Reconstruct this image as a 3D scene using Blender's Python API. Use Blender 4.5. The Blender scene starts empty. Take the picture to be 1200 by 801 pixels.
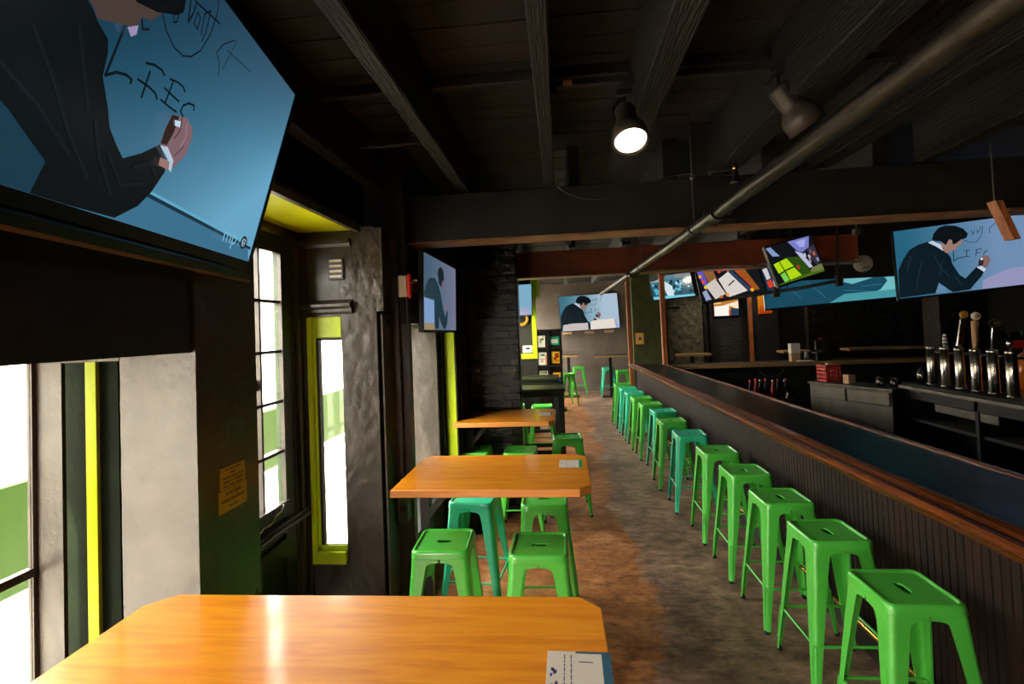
import bpy, math, random
from math import sin, cos, pi, radians, atan2, sqrt
from mathutils import Vector, Matrix
random.seed(7)
COL = bpy.context.scene.collection
V = Vector

# ------------------------------------------------------------------ materials
def lin(c):
    return tuple((x/255/12.92 if x/255 <= .04045 else ((x/255+.055)/1.055)**2.4) for x in c)
M = {}
def mat(name, rgb, rough=.5, metal=0., bump=0., bscale=40., var=0., vscale=6., rgb2=None, coat=0., spec=.5, stretch=None, bdist=.01, rvar=0.):
    m = bpy.data.materials.new(name); m.use_nodes = True
    nt = m.node_tree; N = nt.nodes; L = nt.links
    b = N['Principled BSDF']
    c = lin(rgb)
    b.inputs['Base Color'].default_value = (*c, 1); b.inputs['Roughness'].default_value = rough
    b.inputs['Metallic'].default_value = metal; b.inputs['Coat Weight'].default_value = coat
    b.inputs['Coat Roughness'].default_value = .08
    b.inputs['Specular IOR Level'].default_value = spec
    tc = N.new('ShaderNodeTexCoord'); mp = N.new('ShaderNodeMapping')
    L.new(tc.outputs['Object'], mp.inputs['Vector'])
    if stretch: mp.inputs['Scale'].default_value = stretch
    if var or rgb2:
        n = N.new('ShaderNodeTexNoise'); n.inputs['Scale'].default_value = vscale; n.inputs['Detail'].default_value = 6
        n.inputs['Roughness'].default_value = .62
        L.new(mp.outputs[0], n.inputs['Vector'])
        r = N.new('ShaderNodeValToRGB'); r.color_ramp.elements[0].position = .36; r.color_ramp.elements[1].position = .66
        c2 = lin(rgb2) if rgb2 else tuple(x*(1+var) for x in c)
        c1 = c if rgb2 else tuple(x*(1-var) for x in c)
        r.color_ramp.elements[0].color = (*c1, 1); r.color_ramp.elements[1].color = (*c2, 1)
        L.new(n.outputs['Fac'], r.inputs['Fac']); L.new(r.outputs['Color'], b.inputs['Base Color'])
    if rvar:
        n3 = N.new('ShaderNodeTexNoise'); n3.inputs['Scale'].default_value = 5; n3.inputs['Detail'].default_value = 5
        L.new(tc.outputs['Object'], n3.inputs['Vector'])
        mr = N.new('ShaderNodeMapRange'); mr.inputs['From Min'].default_value = .3; mr.inputs['From Max'].default_value = .7
        mr.inputs['To Min'].default_value = max(.02, rough-rvar); mr.inputs['To Max'].default_value = min(1, rough+rvar)
        L.new(n3.outputs['Fac'], mr.inputs['Value']); L.new(mr.outputs[0], b.inputs['Roughness'])
    if bump:
        n2 = N.new('ShaderNodeTexNoise'); n2.inputs['Scale'].default_value = bscale; n2.inputs['Detail'].default_value = 5
        L.new(mp.outputs[0], n2.inputs['Vector'])
        bp = N.new('ShaderNodeBump'); bp.inputs['Strength'].default_value = bump; bp.inputs['Distance'].default_value = bdist
        L.new(n2.outputs['Fac'], bp.inputs['Height']); L.new(bp.outputs[0], b.inputs['Normal'])
    M[name] = m
    return m
def nodes(m): return m.node_tree.nodes, m.node_tree.links, m.node_tree.nodes['Principled BSDF']

mat('black_paint', (27, 25, 23), .42, bump=.35, bscale=28, var=.25, bdist=.006, rvar=.1)
mat('black_gloss', (64, 57, 50), .34, bump=.45, bscale=22, var=.2, bdist=.006, rvar=.08)
mat('black_matte', (17, 16, 15), .75, bump=.2, bscale=60)
mat('black_timber', (17, 15, 13), .6, spec=.4, bump=.9, bscale=14, var=.5, vscale=9, stretch=(9, .6, 9), bdist=.01)
mat('black_metal', (24, 24, 24), .42, metal=.3, var=.1)
mat('plastic_black', (14, 14, 15), .28)
mat('dark_green', (30, 48, 18), .42, bump=.5, bscale=30, var=.3)
mat('soffit_lime', (230, 238, 8), .4, bump=.2, bscale=20)
mat('outer_green', (12, 20, 6), .85, spec=.1, bump=.3, bscale=30, var=.3)
mat('lime', (206, 232, 14), .38, bump=.25, bscale=25)
mat('olive_wall', (66, 72, 38), .5, bump=.25, bscale=18, var=.25)
mat('grey_panel', (98, 88, 80), .42, bump=.25, bscale=10, var=.18, vscale=2.2)
mat('rust_beam', (112, 48, 22), .6, bump=.3, bscale=30, var=.35, vscale=3)
mat('tan_edge', (120, 84, 52), .5, var=.25)
mat('oiled_wood', (92, 45, 16), .24, bump=.15, bscale=30, var=.5, vscale=4, stretch=(6, .5, 6), coat=.3)
mat('post_wood', (150, 84, 40), .5, bump=.2, bscale=30, var=.3, stretch=(8, 8, .5))
mat('stool_green', (76, 182, 64), .28, bump=.02, bscale=120, coat=.5)
mat('stool_teal', (48, 186, 142), .28, bump=.02, bscale=120, coat=.5)
mat('rubber', (20, 22, 20), .7)
mat('steel', (190, 184, 176), .22, metal=1., bump=.03, bscale=90)
mat('steel_dull', (96, 91, 84), .42, metal=.85, bump=.1, bscale=50, var=.2)
mat('pipe_iron', (66, 60, 53), .4, metal=.75, bump=.5, bscale=22, rgb2=(44, 36, 30), vscale=9, bdist=.004)
mat('chrome', (225, 225, 225), .1, metal=1.)
mat('brass', (190, 140, 70), .25, metal=1.)
mat('white_plastic', (226, 222, 212), .4)
mat('red_plastic', (206, 34, 18), .35)
mat('crate_red', (176, 30, 18), .45)
mat('card_board', (176, 142, 112), .7)
mat('yellow_ring', (206, 150, 40), .45)
mat('amber', (196, 96, 22), .15, coat=.5)
mat('wood_slab', (150, 116, 78), .5, var=.25, stretch=(.6, 6, 6), vscale=5)
mat('sign_cream', (214, 204, 184), .5, var=.15)
mat('handle_wood', (178, 134, 92), .5, var=.2, stretch=(8, 8, 1))
mat('street', (186, 180, 168), .8, var=.1, vscale=2)
mat('fence_green', (60, 96, 26), .5, var=.08)
mat('facade', (196, 190, 178), .8, var=.06)
mat('lamp_shell', (58, 50, 42), .5, metal=.2, var=.15)
mat('vent_grey', (70, 66, 62), .4)
mat('cable', (30, 28, 26), .6)
mat('rope', (120, 110, 100), .5)

def table_wood(name, ra, rb, rc):
    m = bpy.data.materials.new(name); m.use_nodes = True; N, L, b = nodes(m)
    tc = N.new('ShaderNodeTexCoord'); mp = N.new('ShaderNodeMapping'); mp.inputs['Scale'].default_value = (.9, 9, 9)
    L.new(tc.outputs['Object'], mp.inputs['Vector'])
    w = N.new('ShaderNodeTexNoise'); w.inputs['Scale'].default_value = 2.6; w.inputs['Detail'].default_value = 8; w.inputs['Distortion'].default_value = 1.2
    L.new(mp.outputs[0], w.inputs['Vector'])
    r = N.new('ShaderNodeValToRGB'); e = r.color_ramp.elements
    e[0].position = .3; e[0].color = (*lin(ra), 1); e[1].position = .72; e[1].color = (*lin(rc), 1)
    k = e.new(.5); k.color = (*lin(rb), 1)
    L.new(w.outputs['Fac'], r.inputs['Fac'])
    # fine pores
    mp2 = N.new('ShaderNodeMapping'); mp2.inputs['Scale'].default_value = (6, 160, 60)
    L.new(tc.outputs['Object'], mp2.inputs['Vector'])
    n2 = N.new('ShaderNodeTexNoise'); n2.inputs['Scale'].default_value = 1; n2.inputs['Detail'].default_value = 3
    L.new(mp2.outputs[0], n2.inputs['Vector'])
    mx = N.new('ShaderNodeMix'); mx.data_type = 'RGBA'; mx.blend_type = 'MULTIPLY'; mx.inputs[0].default_value = .25
    L.new(r.outputs['Color'], mx.inputs[6]); L.new(n2.outputs['Color'], mx.inputs[7])
    L.new(mx.outputs[2], b.inputs['Base Color'])
    b.inputs['Roughness'].default_value = .42; b.inputs['Coat Weight'].default_value = .55; b.inputs['Coat Roughness'].default_value = .12
    bp = N.new('ShaderNodeBump'); bp.inputs['Strength'].default_value = .06; bp.inputs['Distance'].default_value = .002
    L.new(w.outputs['Fac'], bp.inputs['Height']); L.new(bp.outputs[0], b.inputs['Normal'])
    M[name] = m
table_wood('table_wood', (222, 126, 8), (240, 148, 16), (250, 166, 34))
mat('ply_edge', (212, 134, 60), .5, var=.22, stretch=(.5, .5, 30), vscale=4)

def bar_top_mat():
    m = bpy.data.materials.new('bar_top'); m.use_nodes = True; N, L, b = nodes(m)
    tc = N.new('ShaderNodeTexCoord')
    n = N.new('ShaderNodeTexNoise'); n.inputs['Scale'].default_value = 2.5; n.inputs['Detail'].default_value = 6
    L.new(tc.outputs['Object'], n.inputs['Vector'])
    r = N.new('ShaderNodeValToRGB'); r.color_ramp.elements[0].color = (*lin((20, 26, 20)), 1); r.color_ramp.elements[1].color = (*lin((40, 38, 26)), 1)
    L.new(n.outputs['Fac'], r.inputs['Fac']); L.new(r.outputs['Color'], b.inputs['Base Color'])
    b.inputs['Specular IOR Level'].default_value = .1
    mr = N.new('ShaderNodeMapRange'); mr.inputs['To Min'].default_value = .22; mr.inputs['To Max'].default_value = .4
    L.new(n.outputs['Fac'], mr.inputs['Value']); L.new(mr.outputs[0], b.inputs['Roughness'])
    n2 = N.new('ShaderNodeTexNoise'); n2.inputs['Scale'].default_value = 14
    L.new(tc.outputs['Object'], n2.inputs['Vector'])
    bp = N.new('ShaderNodeBump'); bp.inputs['Strength'].default_value = .12; bp.inputs['Distance'].default_value = .004
    L.new(n2.outputs['Fac'], bp.inputs['Height']); L.new(bp.outputs[0], b.inputs['Normal'])
    M['bar_top'] = m
bar_top_mat()

def bead_mat():
    mat('bead_wood', (27, 13, 8), .62, bump=.3, bscale=30, var=.6, vscale=5, stretch=(1, 4, .3), spec=.22)
bead_mat()

def floor_mat():
    m = bpy.data.materials.new('worn_concrete'); m.use_nodes = True; N, L, b = nodes(m)
    tc = N.new('ShaderNodeTexCoord')
    def noise(s, d=8, rg=.6, dist=0, sc=None):
        n = N.new('ShaderNodeTexNoise'); n.inputs['Scale'].default_value = s; n.inputs['Detail'].default_value = d
        n.inputs['Roughness'].default_value = rg; n.inputs['Distortion'].default_value = dist
        if sc:
            mp = N.new('ShaderNodeMapping'); mp.inputs['Scale'].default_value = sc
            L.new(tc.outputs['Object'], mp.inputs['Vector']); L.new(mp.outputs[0], n.inputs['Vector'])
        else: L.new(tc.outputs['Object'], n.inputs['Vector'])
        return n
    def ramp(src, stops):
        r = N.new('ShaderNodeValToRGB'); e = r.color_ramp.elements
        e[0].position = stops[0][0]; e[0].color = (*lin(stops[0][1]), 1)
        e[1].position = stops[-1][0]; e[1].color = (*lin(stops[-1][1]), 1)
        for p, c in stops[1:-1]:
            k = e.new(p); k.color = (*lin(c), 1)
        L.new(src, r.inputs['Fac']); return r
    grey = ramp(noise(2.2, 10, .7, .4).outputs['Fac'], [(.3, (86, 66, 58)), (.5, (138, 108, 92)), (.68, (184, 150, 128))])
    warm = ramp(noise(2.6, 10, .7, .5).outputs['Fac'], [(.3, (108, 66, 38)), (.5, (158, 102, 60)), (.7, (194, 142, 96))])
    # worn sealer boundary, running down the aisle with a ragged edge
    sx = N.new('ShaderNodeSeparateXYZ'); L.new(tc.outputs['Object'], sx.inputs[0])
    en = noise(3.2, 6, .65)
    e2 = noise(.55, 2, .5)
    a = N.new('ShaderNodeMath'); a.operation = 'MULTIPLY_ADD'; a.inputs[1].default_value = .5; L.new(en.outputs['Fac'], a.inputs[0]); L.new(sx.outputs['X'], a.inputs[2])
    a2 = N.new('ShaderNodeMath'); a2.operation = 'MULTIPLY_ADD'; a2.inputs[1].default_value = .9; L.new(e2.outputs['Fac'], a2.inputs[0]); L.new(a.outputs[0], a2.inputs[2])
    st = N.new('ShaderNodeMapRange'); st.inputs['From Min'].default_value = 1.18; st.inputs['From Max'].default_value = 1.24
    L.new(a2.outputs[0], st.inputs['Value'])
    mx = N.new('ShaderNodeMix'); mx.data_type = 'RGBA'
    L.new(st.outputs[0], mx.inputs[0]); L.new(warm.outputs[0], mx.inputs[6]); L.new(grey.outputs[0], mx.inputs[7])
    blot = ramp(noise(7, 10, .75, 0, (1, 2.2, 1)).outputs['Fac'], [(.34, (110, 104, 100)), (.5, (215, 212, 208)), (.6, (255, 255, 255))])
    mm = N.new('ShaderNodeMix'); mm.data_type = 'RGBA'; mm.blend_type = 'MULTIPLY'; mm.inputs[0].default_value = .85
    L.new(mx.outputs[2], mm.inputs[6]); L.new(blot.outputs[0], mm.inputs[7])
    L.new(mm.outputs[2], b.inputs['Base Color'])
    rr = N.new('ShaderNodeMapRange'); rr.inputs['To Min'].default_value = .28; rr.inputs['To Max'].default_value = .62
    L.new(noise(5, 6).outputs['Fac'], rr.inputs['Value']); L.new(rr.outputs[0], b.inputs['Roughness'])
    bp = N.new('ShaderNodeBump'); bp.inputs['Strength'].default_value = .25; bp.inputs['Distance'].default_value = .004
    L.new(noise(30, 8, .7).outputs['Fac'], bp.inputs['Height']); L.new(bp.outputs[0], b.inputs['Normal'])
    M['worn_concrete'] = m
floor_mat()

def brick_mat(name, c1, c2, mortar, rough=.45, axis='XZ', bump=.9):
    m = bpy.data.materials.new(name); m.use_nodes = True; N, L, b = nodes(m)
    tc = N.new('ShaderNodeTexCoord'); sp = N.new('ShaderNodeSeparateXYZ'); cb = N.new('ShaderNodeCombineXYZ')
    L.new(tc.outputs['Object'], sp.inputs[0])
    ad = N.new('ShaderNodeMath'); ad.operation = 'ADD'; L.new(sp.outputs['X'], ad.inputs[0]); L.new(sp.outputs['Y'], ad.inputs[1])
    L.new(ad.outputs[0], cb.inputs[0]); L.new(sp.outputs['Z'], cb.inputs[1])
    bt = N.new('ShaderNodeTexBrick'); bt.inputs['Scale'].default_value = 1
    bt.inputs['Brick Width'].default_value = .21; bt.inputs['Row Height'].default_value = .072; bt.inputs['Mortar Size'].default_value = .007
    bt.inputs['Color1'].default_value = (*lin(c1), 1); bt.inputs['Color2'].default_value = (*lin(c2), 1); bt.inputs['Mortar'].default_value = (*lin(mortar), 1)
    L.new(cb.outputs[0], bt.inputs['Vector']); L.new(bt.outputs['Color'], b.inputs['Base Color'])
    n = N.new('ShaderNodeTexNoise'); n.inputs['Scale'].default_value = 18; n.inputs['Detail'].default_value = 6; L.new(tc.outputs['Object'], n.inputs['Vector'])
    s = N.new('ShaderNodeMath'); s.operation = 'SUBTRACT'; L.new(n.outputs['Fac'], s.inputs[0]); L.new(bt.outputs['Fac'], s.inputs[1])
    bp = N.new('ShaderNodeBump'); bp.inputs['Strength'].default_value = bump; bp.inputs['Distance'].default_value = .012
    L.new(s.outputs[0], bp.inputs['Height']); L.new(bp.outputs[0], b.inputs['Normal'])
    b.inputs['Roughness'].default_value = rough
    M[name] = m
brick_mat('black_brick', (40, 38, 34), (32, 31, 28), (22, 21, 20), .24, bump=1.)
brick_mat('charcoal_brick', (58, 56, 54), (48, 46, 44), (24, 23, 22), .6)
mat('rough_plaster', (104, 100, 76), .7, bump=1, bscale=9, rgb2=(40, 38, 32), vscale=7, bdist=.03)

def plank_mat():
    m = bpy.data.materials.new('ceiling_planks'); m.use_nodes = True; N, L, b = nodes(m)
    tc = N.new('ShaderNodeTexCoord'); mp = N.new('ShaderNodeMapping'); mp.inputs['Scale'].default_value = (1, 7, 1); L.new(tc.outputs['Object'], mp.inputs['Vector'])
    n = N.new('ShaderNodeTexNoise'); n.inputs['Scale'].default_value = 1.4; n.inputs['Detail'].default_value = 6; L.new(mp.outputs[0], n.inputs['Vector'])
    r = N.new('ShaderNodeValToRGB'); r.color_ramp.elements[0].position = .35; r.color_ramp.elements[1].position = .75
    r.color_ramp.elements[0].color = (*lin((13, 11, 10)), 1); r.color_ramp.elements[1].color = (*lin((32, 17, 12)), 1)
    L.new(n.outputs['Fac'], r.inputs['Fac']); L.new(r.outputs[0], b.inputs['Base Color'])
    b.inputs['Roughness'].default_value = .7
    M['ceiling_planks'] = m
plank_mat()

def glass_mat():
    m = bpy.data.materials.new('window_glass'); m.use_nodes = True; N, L = m.node_tree.nodes, m.node_tree.links
    N.remove(N['Principled BSDF']); out = N['Material Output']
    t = N.new('ShaderNodeBsdfTransparent'); t.inputs[0].default_value = (.97, .98, .97, 1)
    g = N.new('ShaderNodeBsdfGlossy'); g.inputs['Roughness'].default_value = .02
    lw = N.new('ShaderNodeLayerWeight'); lw.inputs[0].default_value = .5
    pw = N.new('ShaderNodeMath'); pw.operation = 'POWER'; pw.inputs[1].default_value = 4; L.new(lw.outputs['Facing'], pw.inputs[0])
    f = N.new('ShaderNodeMath'); f.operation = 'MULTIPLY_ADD'; f.inputs[1].default_value = .8; f.inputs[2].default_value = .03; L.new(pw.outputs[0], f.inputs[0])
    mx = N.new('ShaderNodeMixShader'); L.new(f.outputs[0], mx.inputs[0]); L.new(t.outputs[0], mx.inputs[1]); L.new(g.outputs[0], mx.inputs[2]); L.new(mx.outputs[0], out.inputs[0])
    M['window_glass'] = m
glass_mat()
def drink_glass():
    m = bpy.data.materials.new('clear_glass'); m.use_nodes = True; N, L, b = nodes(m)
    b.inputs['Roughness'].default_value = .03; b.inputs['Transmission Weight'].default_value = 1; b.inputs['IOR'].default_value = 1.45
    b.inputs['Base Color'].default_value = (.95, .97, .98, 1); M['clear_glass'] = m
drink_glass()
def emis(name, rgb, s):
    m = bpy.data.materials.new(name); m.use_nodes = True; N, L = m.node_tree.nodes, m.node_tree.links
    N.remove(N['Principled BSDF']); e = N.new('ShaderNodeEmission'); e.inputs[0].default_value = (*lin(rgb), 1); e.inputs[1].default_value = s
    L.new(e.outputs[0], N['Material Output'].inputs[0]); M[name] = m
emis('lamp_face', (255, 238, 214), 9)
emis('lamp_glow_amber', (255, 150, 30), 1.2)
def attr_mats():
    m = bpy.data.materials.new('screen_picture'); m.use_nodes = True; N, L = m.node_tree.nodes, m.node_tree.links
    b = N['Principled BSDF']; a = N.new('ShaderNodeAttribute'); a.attribute_name = 'col'
    b.inputs['Base Color'].default_value = (.01, .01, .012, 1); b.inputs['Roughness'].default_value = .22
    L.new(a.outputs['Color'], b.inputs['Emission Color']); b.inputs['Emission Strength'].default_value = 1
    M['screen_picture'] = m
    m = bpy.data.materials.new('printed_paper'); m.use_nodes = True; N, L = m.node_tree.nodes, m.node_tree.links
    b = N['Principled BSDF']; a = N.new('ShaderNodeAttribute'); a.attribute_name = 'col'
    L.new(a.outputs['Color'], b.inputs['Base Color']); b.inputs['Roughness'].default_value = .45
    M['printed_paper'] = m
attr_mats()

# ------------------------------------------------------------------ mesh helpers
class MB:
    def __init__(s): s.v = []; s.f = []; s.m = []; s.c = []; s.sm = []
    def add(s, vs, fs, mi=0, col=None, smooth=False):
        o = len(s.v); s.v += [tuple(x) for x in vs]
        for f in fs: s.f.append([o+i for i in f]); s.m.append(mi); s.c.append(col); s.sm.append(smooth)
        return s
    def box(s, x0, x1, y0, y1, z0, z1, mi=0, bev=0.):
        if x0 > x1: x0, x1 = x1, x0
        if y0 > y1: y0, y1 = y1, y0
        if z0 > z1: z0, z1 = z1, z0
        if bev <= 0:
            vs = [(x, y, z) for z in (z0, z1) for y in (y0, y1) for x in (x0, x1)]
            return s.add(vs, [(0, 2, 3, 1), (4, 5, 7, 6), (0, 1, 5, 4), (2, 6, 7, 3), (0, 4, 6, 2), (1, 3, 7, 5)], mi)
        b = min(bev, (x1-x0)/2.01, (y1-y0)/2.01, (z1-z0)/2.01)
        def ring(ins, z):
            i = ins
            return [(x0+b, y0+i, z), (x1-b, y0+i, z), (x1-i, y0+b, z), (x1-i, y1-b, z), (x1-b, y1-i, z), (x0+b, y1-i, z), (x0+i, y1-b, z), (x0+i, y0+b, z)]
        R = [[(x0+b, y0+b, z0), (x1-b, y0+b, z0), (x1-b, y0+b, z0), (x1-b, y1-b, z0), (x1-b, y1-b, z0), (x0+b, y1-b, z0), (x0+b, y1-b, z0), (x0+b, y0+b, z0)],
             ring(0, z0+b), ring(0, z1-b)]
        top = [(x, y, z1) for x, y, _ in R[0]]
        vs = R[1]+R[2]; fs = [(i, (i+1) % 8, 8+(i+1) % 8, 8+i) for i in range(8)]
        bo = [(x0+b, y0+b, z0), (x1-b, y0+b, z0), (x1-b, y1-b, z0), (x0+b, y1-b, z0)]
        to = [(x, y, z1) for x, y, _ in bo]
        vs = vs+bo+to
        fs += [(19, 18, 17, 16), (20, 21, 22, 23)]
        for k, (a, c) in enumerate([(0, 1), (2, 3), (4, 5), (6, 7)]):
            n = (k+1) % 4
            fs += [(16+k, 16+n, c, a), (8+a, 8+c, 20+n, 20+k)]
            fs += [(c, 16+n, (c+1) % 8), (8+c, 8+(c+1) % 8, 20+n)]
        return s.add(vs, fs, mi)
    def prism(s, poly, z0, z1, mi=0, side_mi=None):
        n = len(poly); vs = [(x, y, z0) for x, y in poly]+[(x, y, z1) for x, y in poly]
        s.add(vs, [tuple(range(n-1, -1, -1)), tuple(range(n, 2*n))], mi)
        s.add(vs, [(i, (i+1) % n, n+(i+1) % n, n+i) for i in range(n)], mi if side_mi is None else side_mi)
        return s
    def extrude(s, prof, p0, p1, ax1, ax2, mi=0, caps=True, smooth=False):
        # profile (a,b) pairs in ax1/ax2 swept from p0 to p1
        p0, p1, ax1, ax2 = V(p0), V(p1), V(ax1), V(ax2); n = len(prof)
        vs = [p0+ax1*a+ax2*b for a, b in prof]+[p1+ax1*a+ax2*b for a, b in prof]
        s.add(vs, [(i, (i+1) % n, n+(i+1) % n, n+i) for i in range(n)], mi, smooth=smooth)
        if caps: s.add(vs, [tuple(range(n-1, -1, -1)), tuple(range(n, 2*n))], mi)
        return s
    def tube(s, pts, r, seg=10, mi=0, caps=True, close=False):
        pts = [V(p) for p in pts]; n = len(pts); rs = r if isinstance(r, (list, tuple)) else [r]*n
        vs = []; prev = None
        for i, p in enumerate(pts):
            if close: t = pts[(i+1) % n]-pts[i-1]
            else: t = (pts[min(i+1, n-1)]-pts[max(i-1, 0)])
            t.normalize()
            if prev is None:
                a = V((0, 0, 1)) if abs(t.z) < .9 else V((1, 0, 0)); u = t.cross(a).normalized()
            else:
                u = (prev-t*prev.dot(t)).normalized()
            prev = u; w = t.cross(u)
            for k in range(seg):
                an = 2*pi*k/seg; vs.append(p+(u*cos(an)+w*sin(an))*rs[i])
        fs = []
        for i in range(n if close else n-1):
            j = (i+1) % n
            for k in range(seg): fs.append((i*seg+k, i*seg+(k+1) % seg, j*seg+(k+1) % seg, j*seg+k))
        s.add(vs, fs, mi, smooth=True)
        if caps and not close: s.add(vs, [tuple(range(seg-1, -1, -1)), tuple(range((n-1)*seg, n*seg))], mi)
        return s
    def lathe(s, prof, o=(0, 0, 0), axis=(0, 0, 1), seg=24, mi=0, smooth=True):
        ax = V(axis).normalized(); a = V((0, 0, 1)) if abs(ax.z) < .9 else V((1, 0, 0)); u = ax.cross(a).normalized(); w = ax.cross(u); o = V(o)
        vs = []
        for r, h in prof:
            for k in range(seg):
                an = 2*pi*k/seg; vs.append(o+ax*h+(u*cos(an)+w*sin(an))*max(r, 1e-4))
        fs = [(i*seg+k, i*seg+(k+1) % seg, (i+1)*seg+(k+1) % seg, (i+1)*seg+k) for i in range(len(prof)-1) for k in range(seg)]
        return s.add(vs, fs, mi, smooth=smooth)
    def quad(s, a, b, c, d, mi=0, col=None): return s.add([a, b, c, d], [(0, 1, 2, 3)], mi, col)
    def build(s, name, mats, parent=None, loc=None):
        me = bpy.data.meshes.new(name); me.from_pydata(s.v, [], s.f)
        if isinstance(mats, str): mats = [mats]
        for m in mats: me.materials.append(M[m])
        me.polygons.foreach_set('material_index', s.m); me.polygons.foreach_set('use_smooth', s.sm)
        if any(c is not None for c in s.c):
            ca = me.color_attributes.new('col', 'FLOAT_COLOR', 'CORNER')
            for p, c in zip(me.polygons, s.c):
                c = c or (0, 0, 0)
                for k, li in enumerate(p.loop_indices):
                    cc = c[k] if isinstance(c[0], (tuple, list)) else c
                    ca.data[li].color = (*cc, 1)
        me.validate(); me.update()
        o = bpy.data.objects.new(name, me); COL.objects.link(o)
        if parent is not None: o.parent = parent
        if loc is not None: o.location = loc
        return o
def tag(o, label=None, cat=None, group=None, kind=None):
    if label: o['label'] = label
    if cat: o['category'] = cat
    if group: o['group'] = group
    if kind: o['kind'] = kind
    return o
def empty(name, loc, rz=0., label=None, cat=None, group=None, kind=None):
    o = bpy.data.objects.new(name, None); COL.objects.link(o); o.empty_display_size = .1
    o.location = loc; o.rotation_euler = (0, 0, rz)
    return tag(o, label, cat, group, kind)
def struct(name, mb, m, parent=None):
    o = mb.build(name, m, parent)
    if parent is None: o['kind'] = 'structure'
    return o
def sbox(name, x0, x1, y0, y1, z0, z1, m, parent=None, bev=0.): return struct(name, MB().box(x0, x1, y0, y1, z0, z1, bev=bev), m, parent)
def copy_tree(o, parent=None):
    c = o.copy(); COL.objects.link(c); c.parent = parent
    for ch in list(o.children): copy_tree(ch, c)
    return c
def text_polys(txt, size):
    cu = bpy.data.curves.new('t', 'FONT'); cu.body = txt; cu.size = size; cu.align_x = 'CENTER'; cu.align_y = 'CENTER'; cu.resolution_u = 3
    ob = bpy.data.objects.new('t', cu); COL.objects.link(ob)
    dg = bpy.context.evaluated_depsgraph_get(); me = bpy.data.meshes.new_from_object(ob.evaluated_get(dg))
    vs = [tuple(v.co) for v in me.vertices]; fs = [tuple(p.vertices) for p in me.polygons]
    bpy.data.objects.remove(ob); bpy.data.curves.remove(cu); bpy.data.meshes.remove(me)
    return vs, fs
def text_on(mb, txt, size, o, h, w, n, col=None, mi=0):
    vs, fs = text_polys(txt, size); o, h, w, n = V(o), V(h), V(w), V(n)
    mb.add([o+h*x+w*y+n*.0012 for x, y, z in vs], fs, mi, col)

# ------------------------------------------------------------------ camera (level wide lens, slightly rolled)
def make_camera():
    psi, th, ro = .095, .03, .04
    fw = V((-sin(psi)*cos(th), cos(psi)*cos(th), sin(th))); rt = V((cos(psi), sin(psi), 0)); up = rt.cross(fw)
    r2 = rt*cos(ro)-up*sin(ro); u2 = rt*sin(ro)+up*cos(ro)
    cam = bpy.data.cameras.new('camera'); co = bpy.data.objects.new('camera', cam); COL.objects.link(co)
    mm = Matrix((r2, u2, -fw)).transposed().to_4x4(); mm.translation = V((0, 0, 1.9)); co.matrix_world = mm
    cam.sensor_width = 36; cam.lens = 580/1200*36; cam.shift_x = 0; cam.shift_y = -(400.5-366.8)/1200
    cam.clip_start = .02; cam.clip_end = 200
    bpy.context.scene.camera = co
make_camera()

# ------------------------------------------------------------------ SETTING: floor, ceiling, outer walls
sbox('floor', -1.62, 9.2, -3.2, 14.7, -.12, 0, 'worn_concrete')
mb = MB()
y = -3.1; k = 0
while y < 14.6:
    dz = random.uniform(0, .006)
    mb.box(-1.3, 9.2, y, y+.148, 3.15+dz, 3.2); y += .154
mb.box(-1.6, 9.2, -3.1, 14.7, 3.2, 3.24)
struct('ceiling', mb, 'ceiling_planks')
sbox('wall_back', -1.6, 9.2, -3.25, -3.1, 0, 3.2, 'black_paint')
sbox('wall_right', 9.2, 9.35, -3.2, 14.7, 0, 3.2, 'black_matte')

# far grey panelled wall with ledge and seams
mb = MB(); mb.box(-1.3, 2.46, 14.45, 14.6, 0, 3.2)
for x in (-.4, .22, .85, 1.35): mb.box(x-.008, x+.008, 14.435, 14.45, 1.22, 1.72)
mb.box(-1.3, 2.46, 14.42, 14.45, 1.16, 1.2); mb.box(-1.3, 2.46, 14.42, 14.45, 1.72, 1.77); mb.box(-1.3, 2.46, 14.43, 14.45, 0, .1)
struct('wall_far', mb, 'grey_panel')
# pale warm blocks along the ledge below the far television
for i, x in enumerate((.2, .83, 1.4)):
    tag(MB().box(x-.13, x+.14, 14.37, 14.415, 1.66, 1.735, bev=.006).build('ledge_sign', 'card_board'),
        ['pale strip sign under the far television, left end', 'pale strip sign under the middle of the far television', 'pale strip sign under the far television, right end'][i], 'sign', 'strip signs under the far television')

# olive wall, doorway and brick wall behind the bar
sbox('wall_olive', 1.78, 2.46, 12.35, 12.5, 0, 3.2, 'olive_wall')
mb = MB(); mb.box(2.46, 2.52, 12.3, 12.42, 0, 2.2); mb.box(2.46, 2.9, 12.3, 12.42, 2.2, 2.26)
struct('trim_1', mb, 'black_matte')
sbox('wall_passage', 2.46, 2.52, 12.42, 14.6, 0, 3.2, 'black_matte')
sbox('wall_bar_rear', 2.46, 9.2, 13.5, 13.65, 0, 3.2, 'charcoal_brick')
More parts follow.
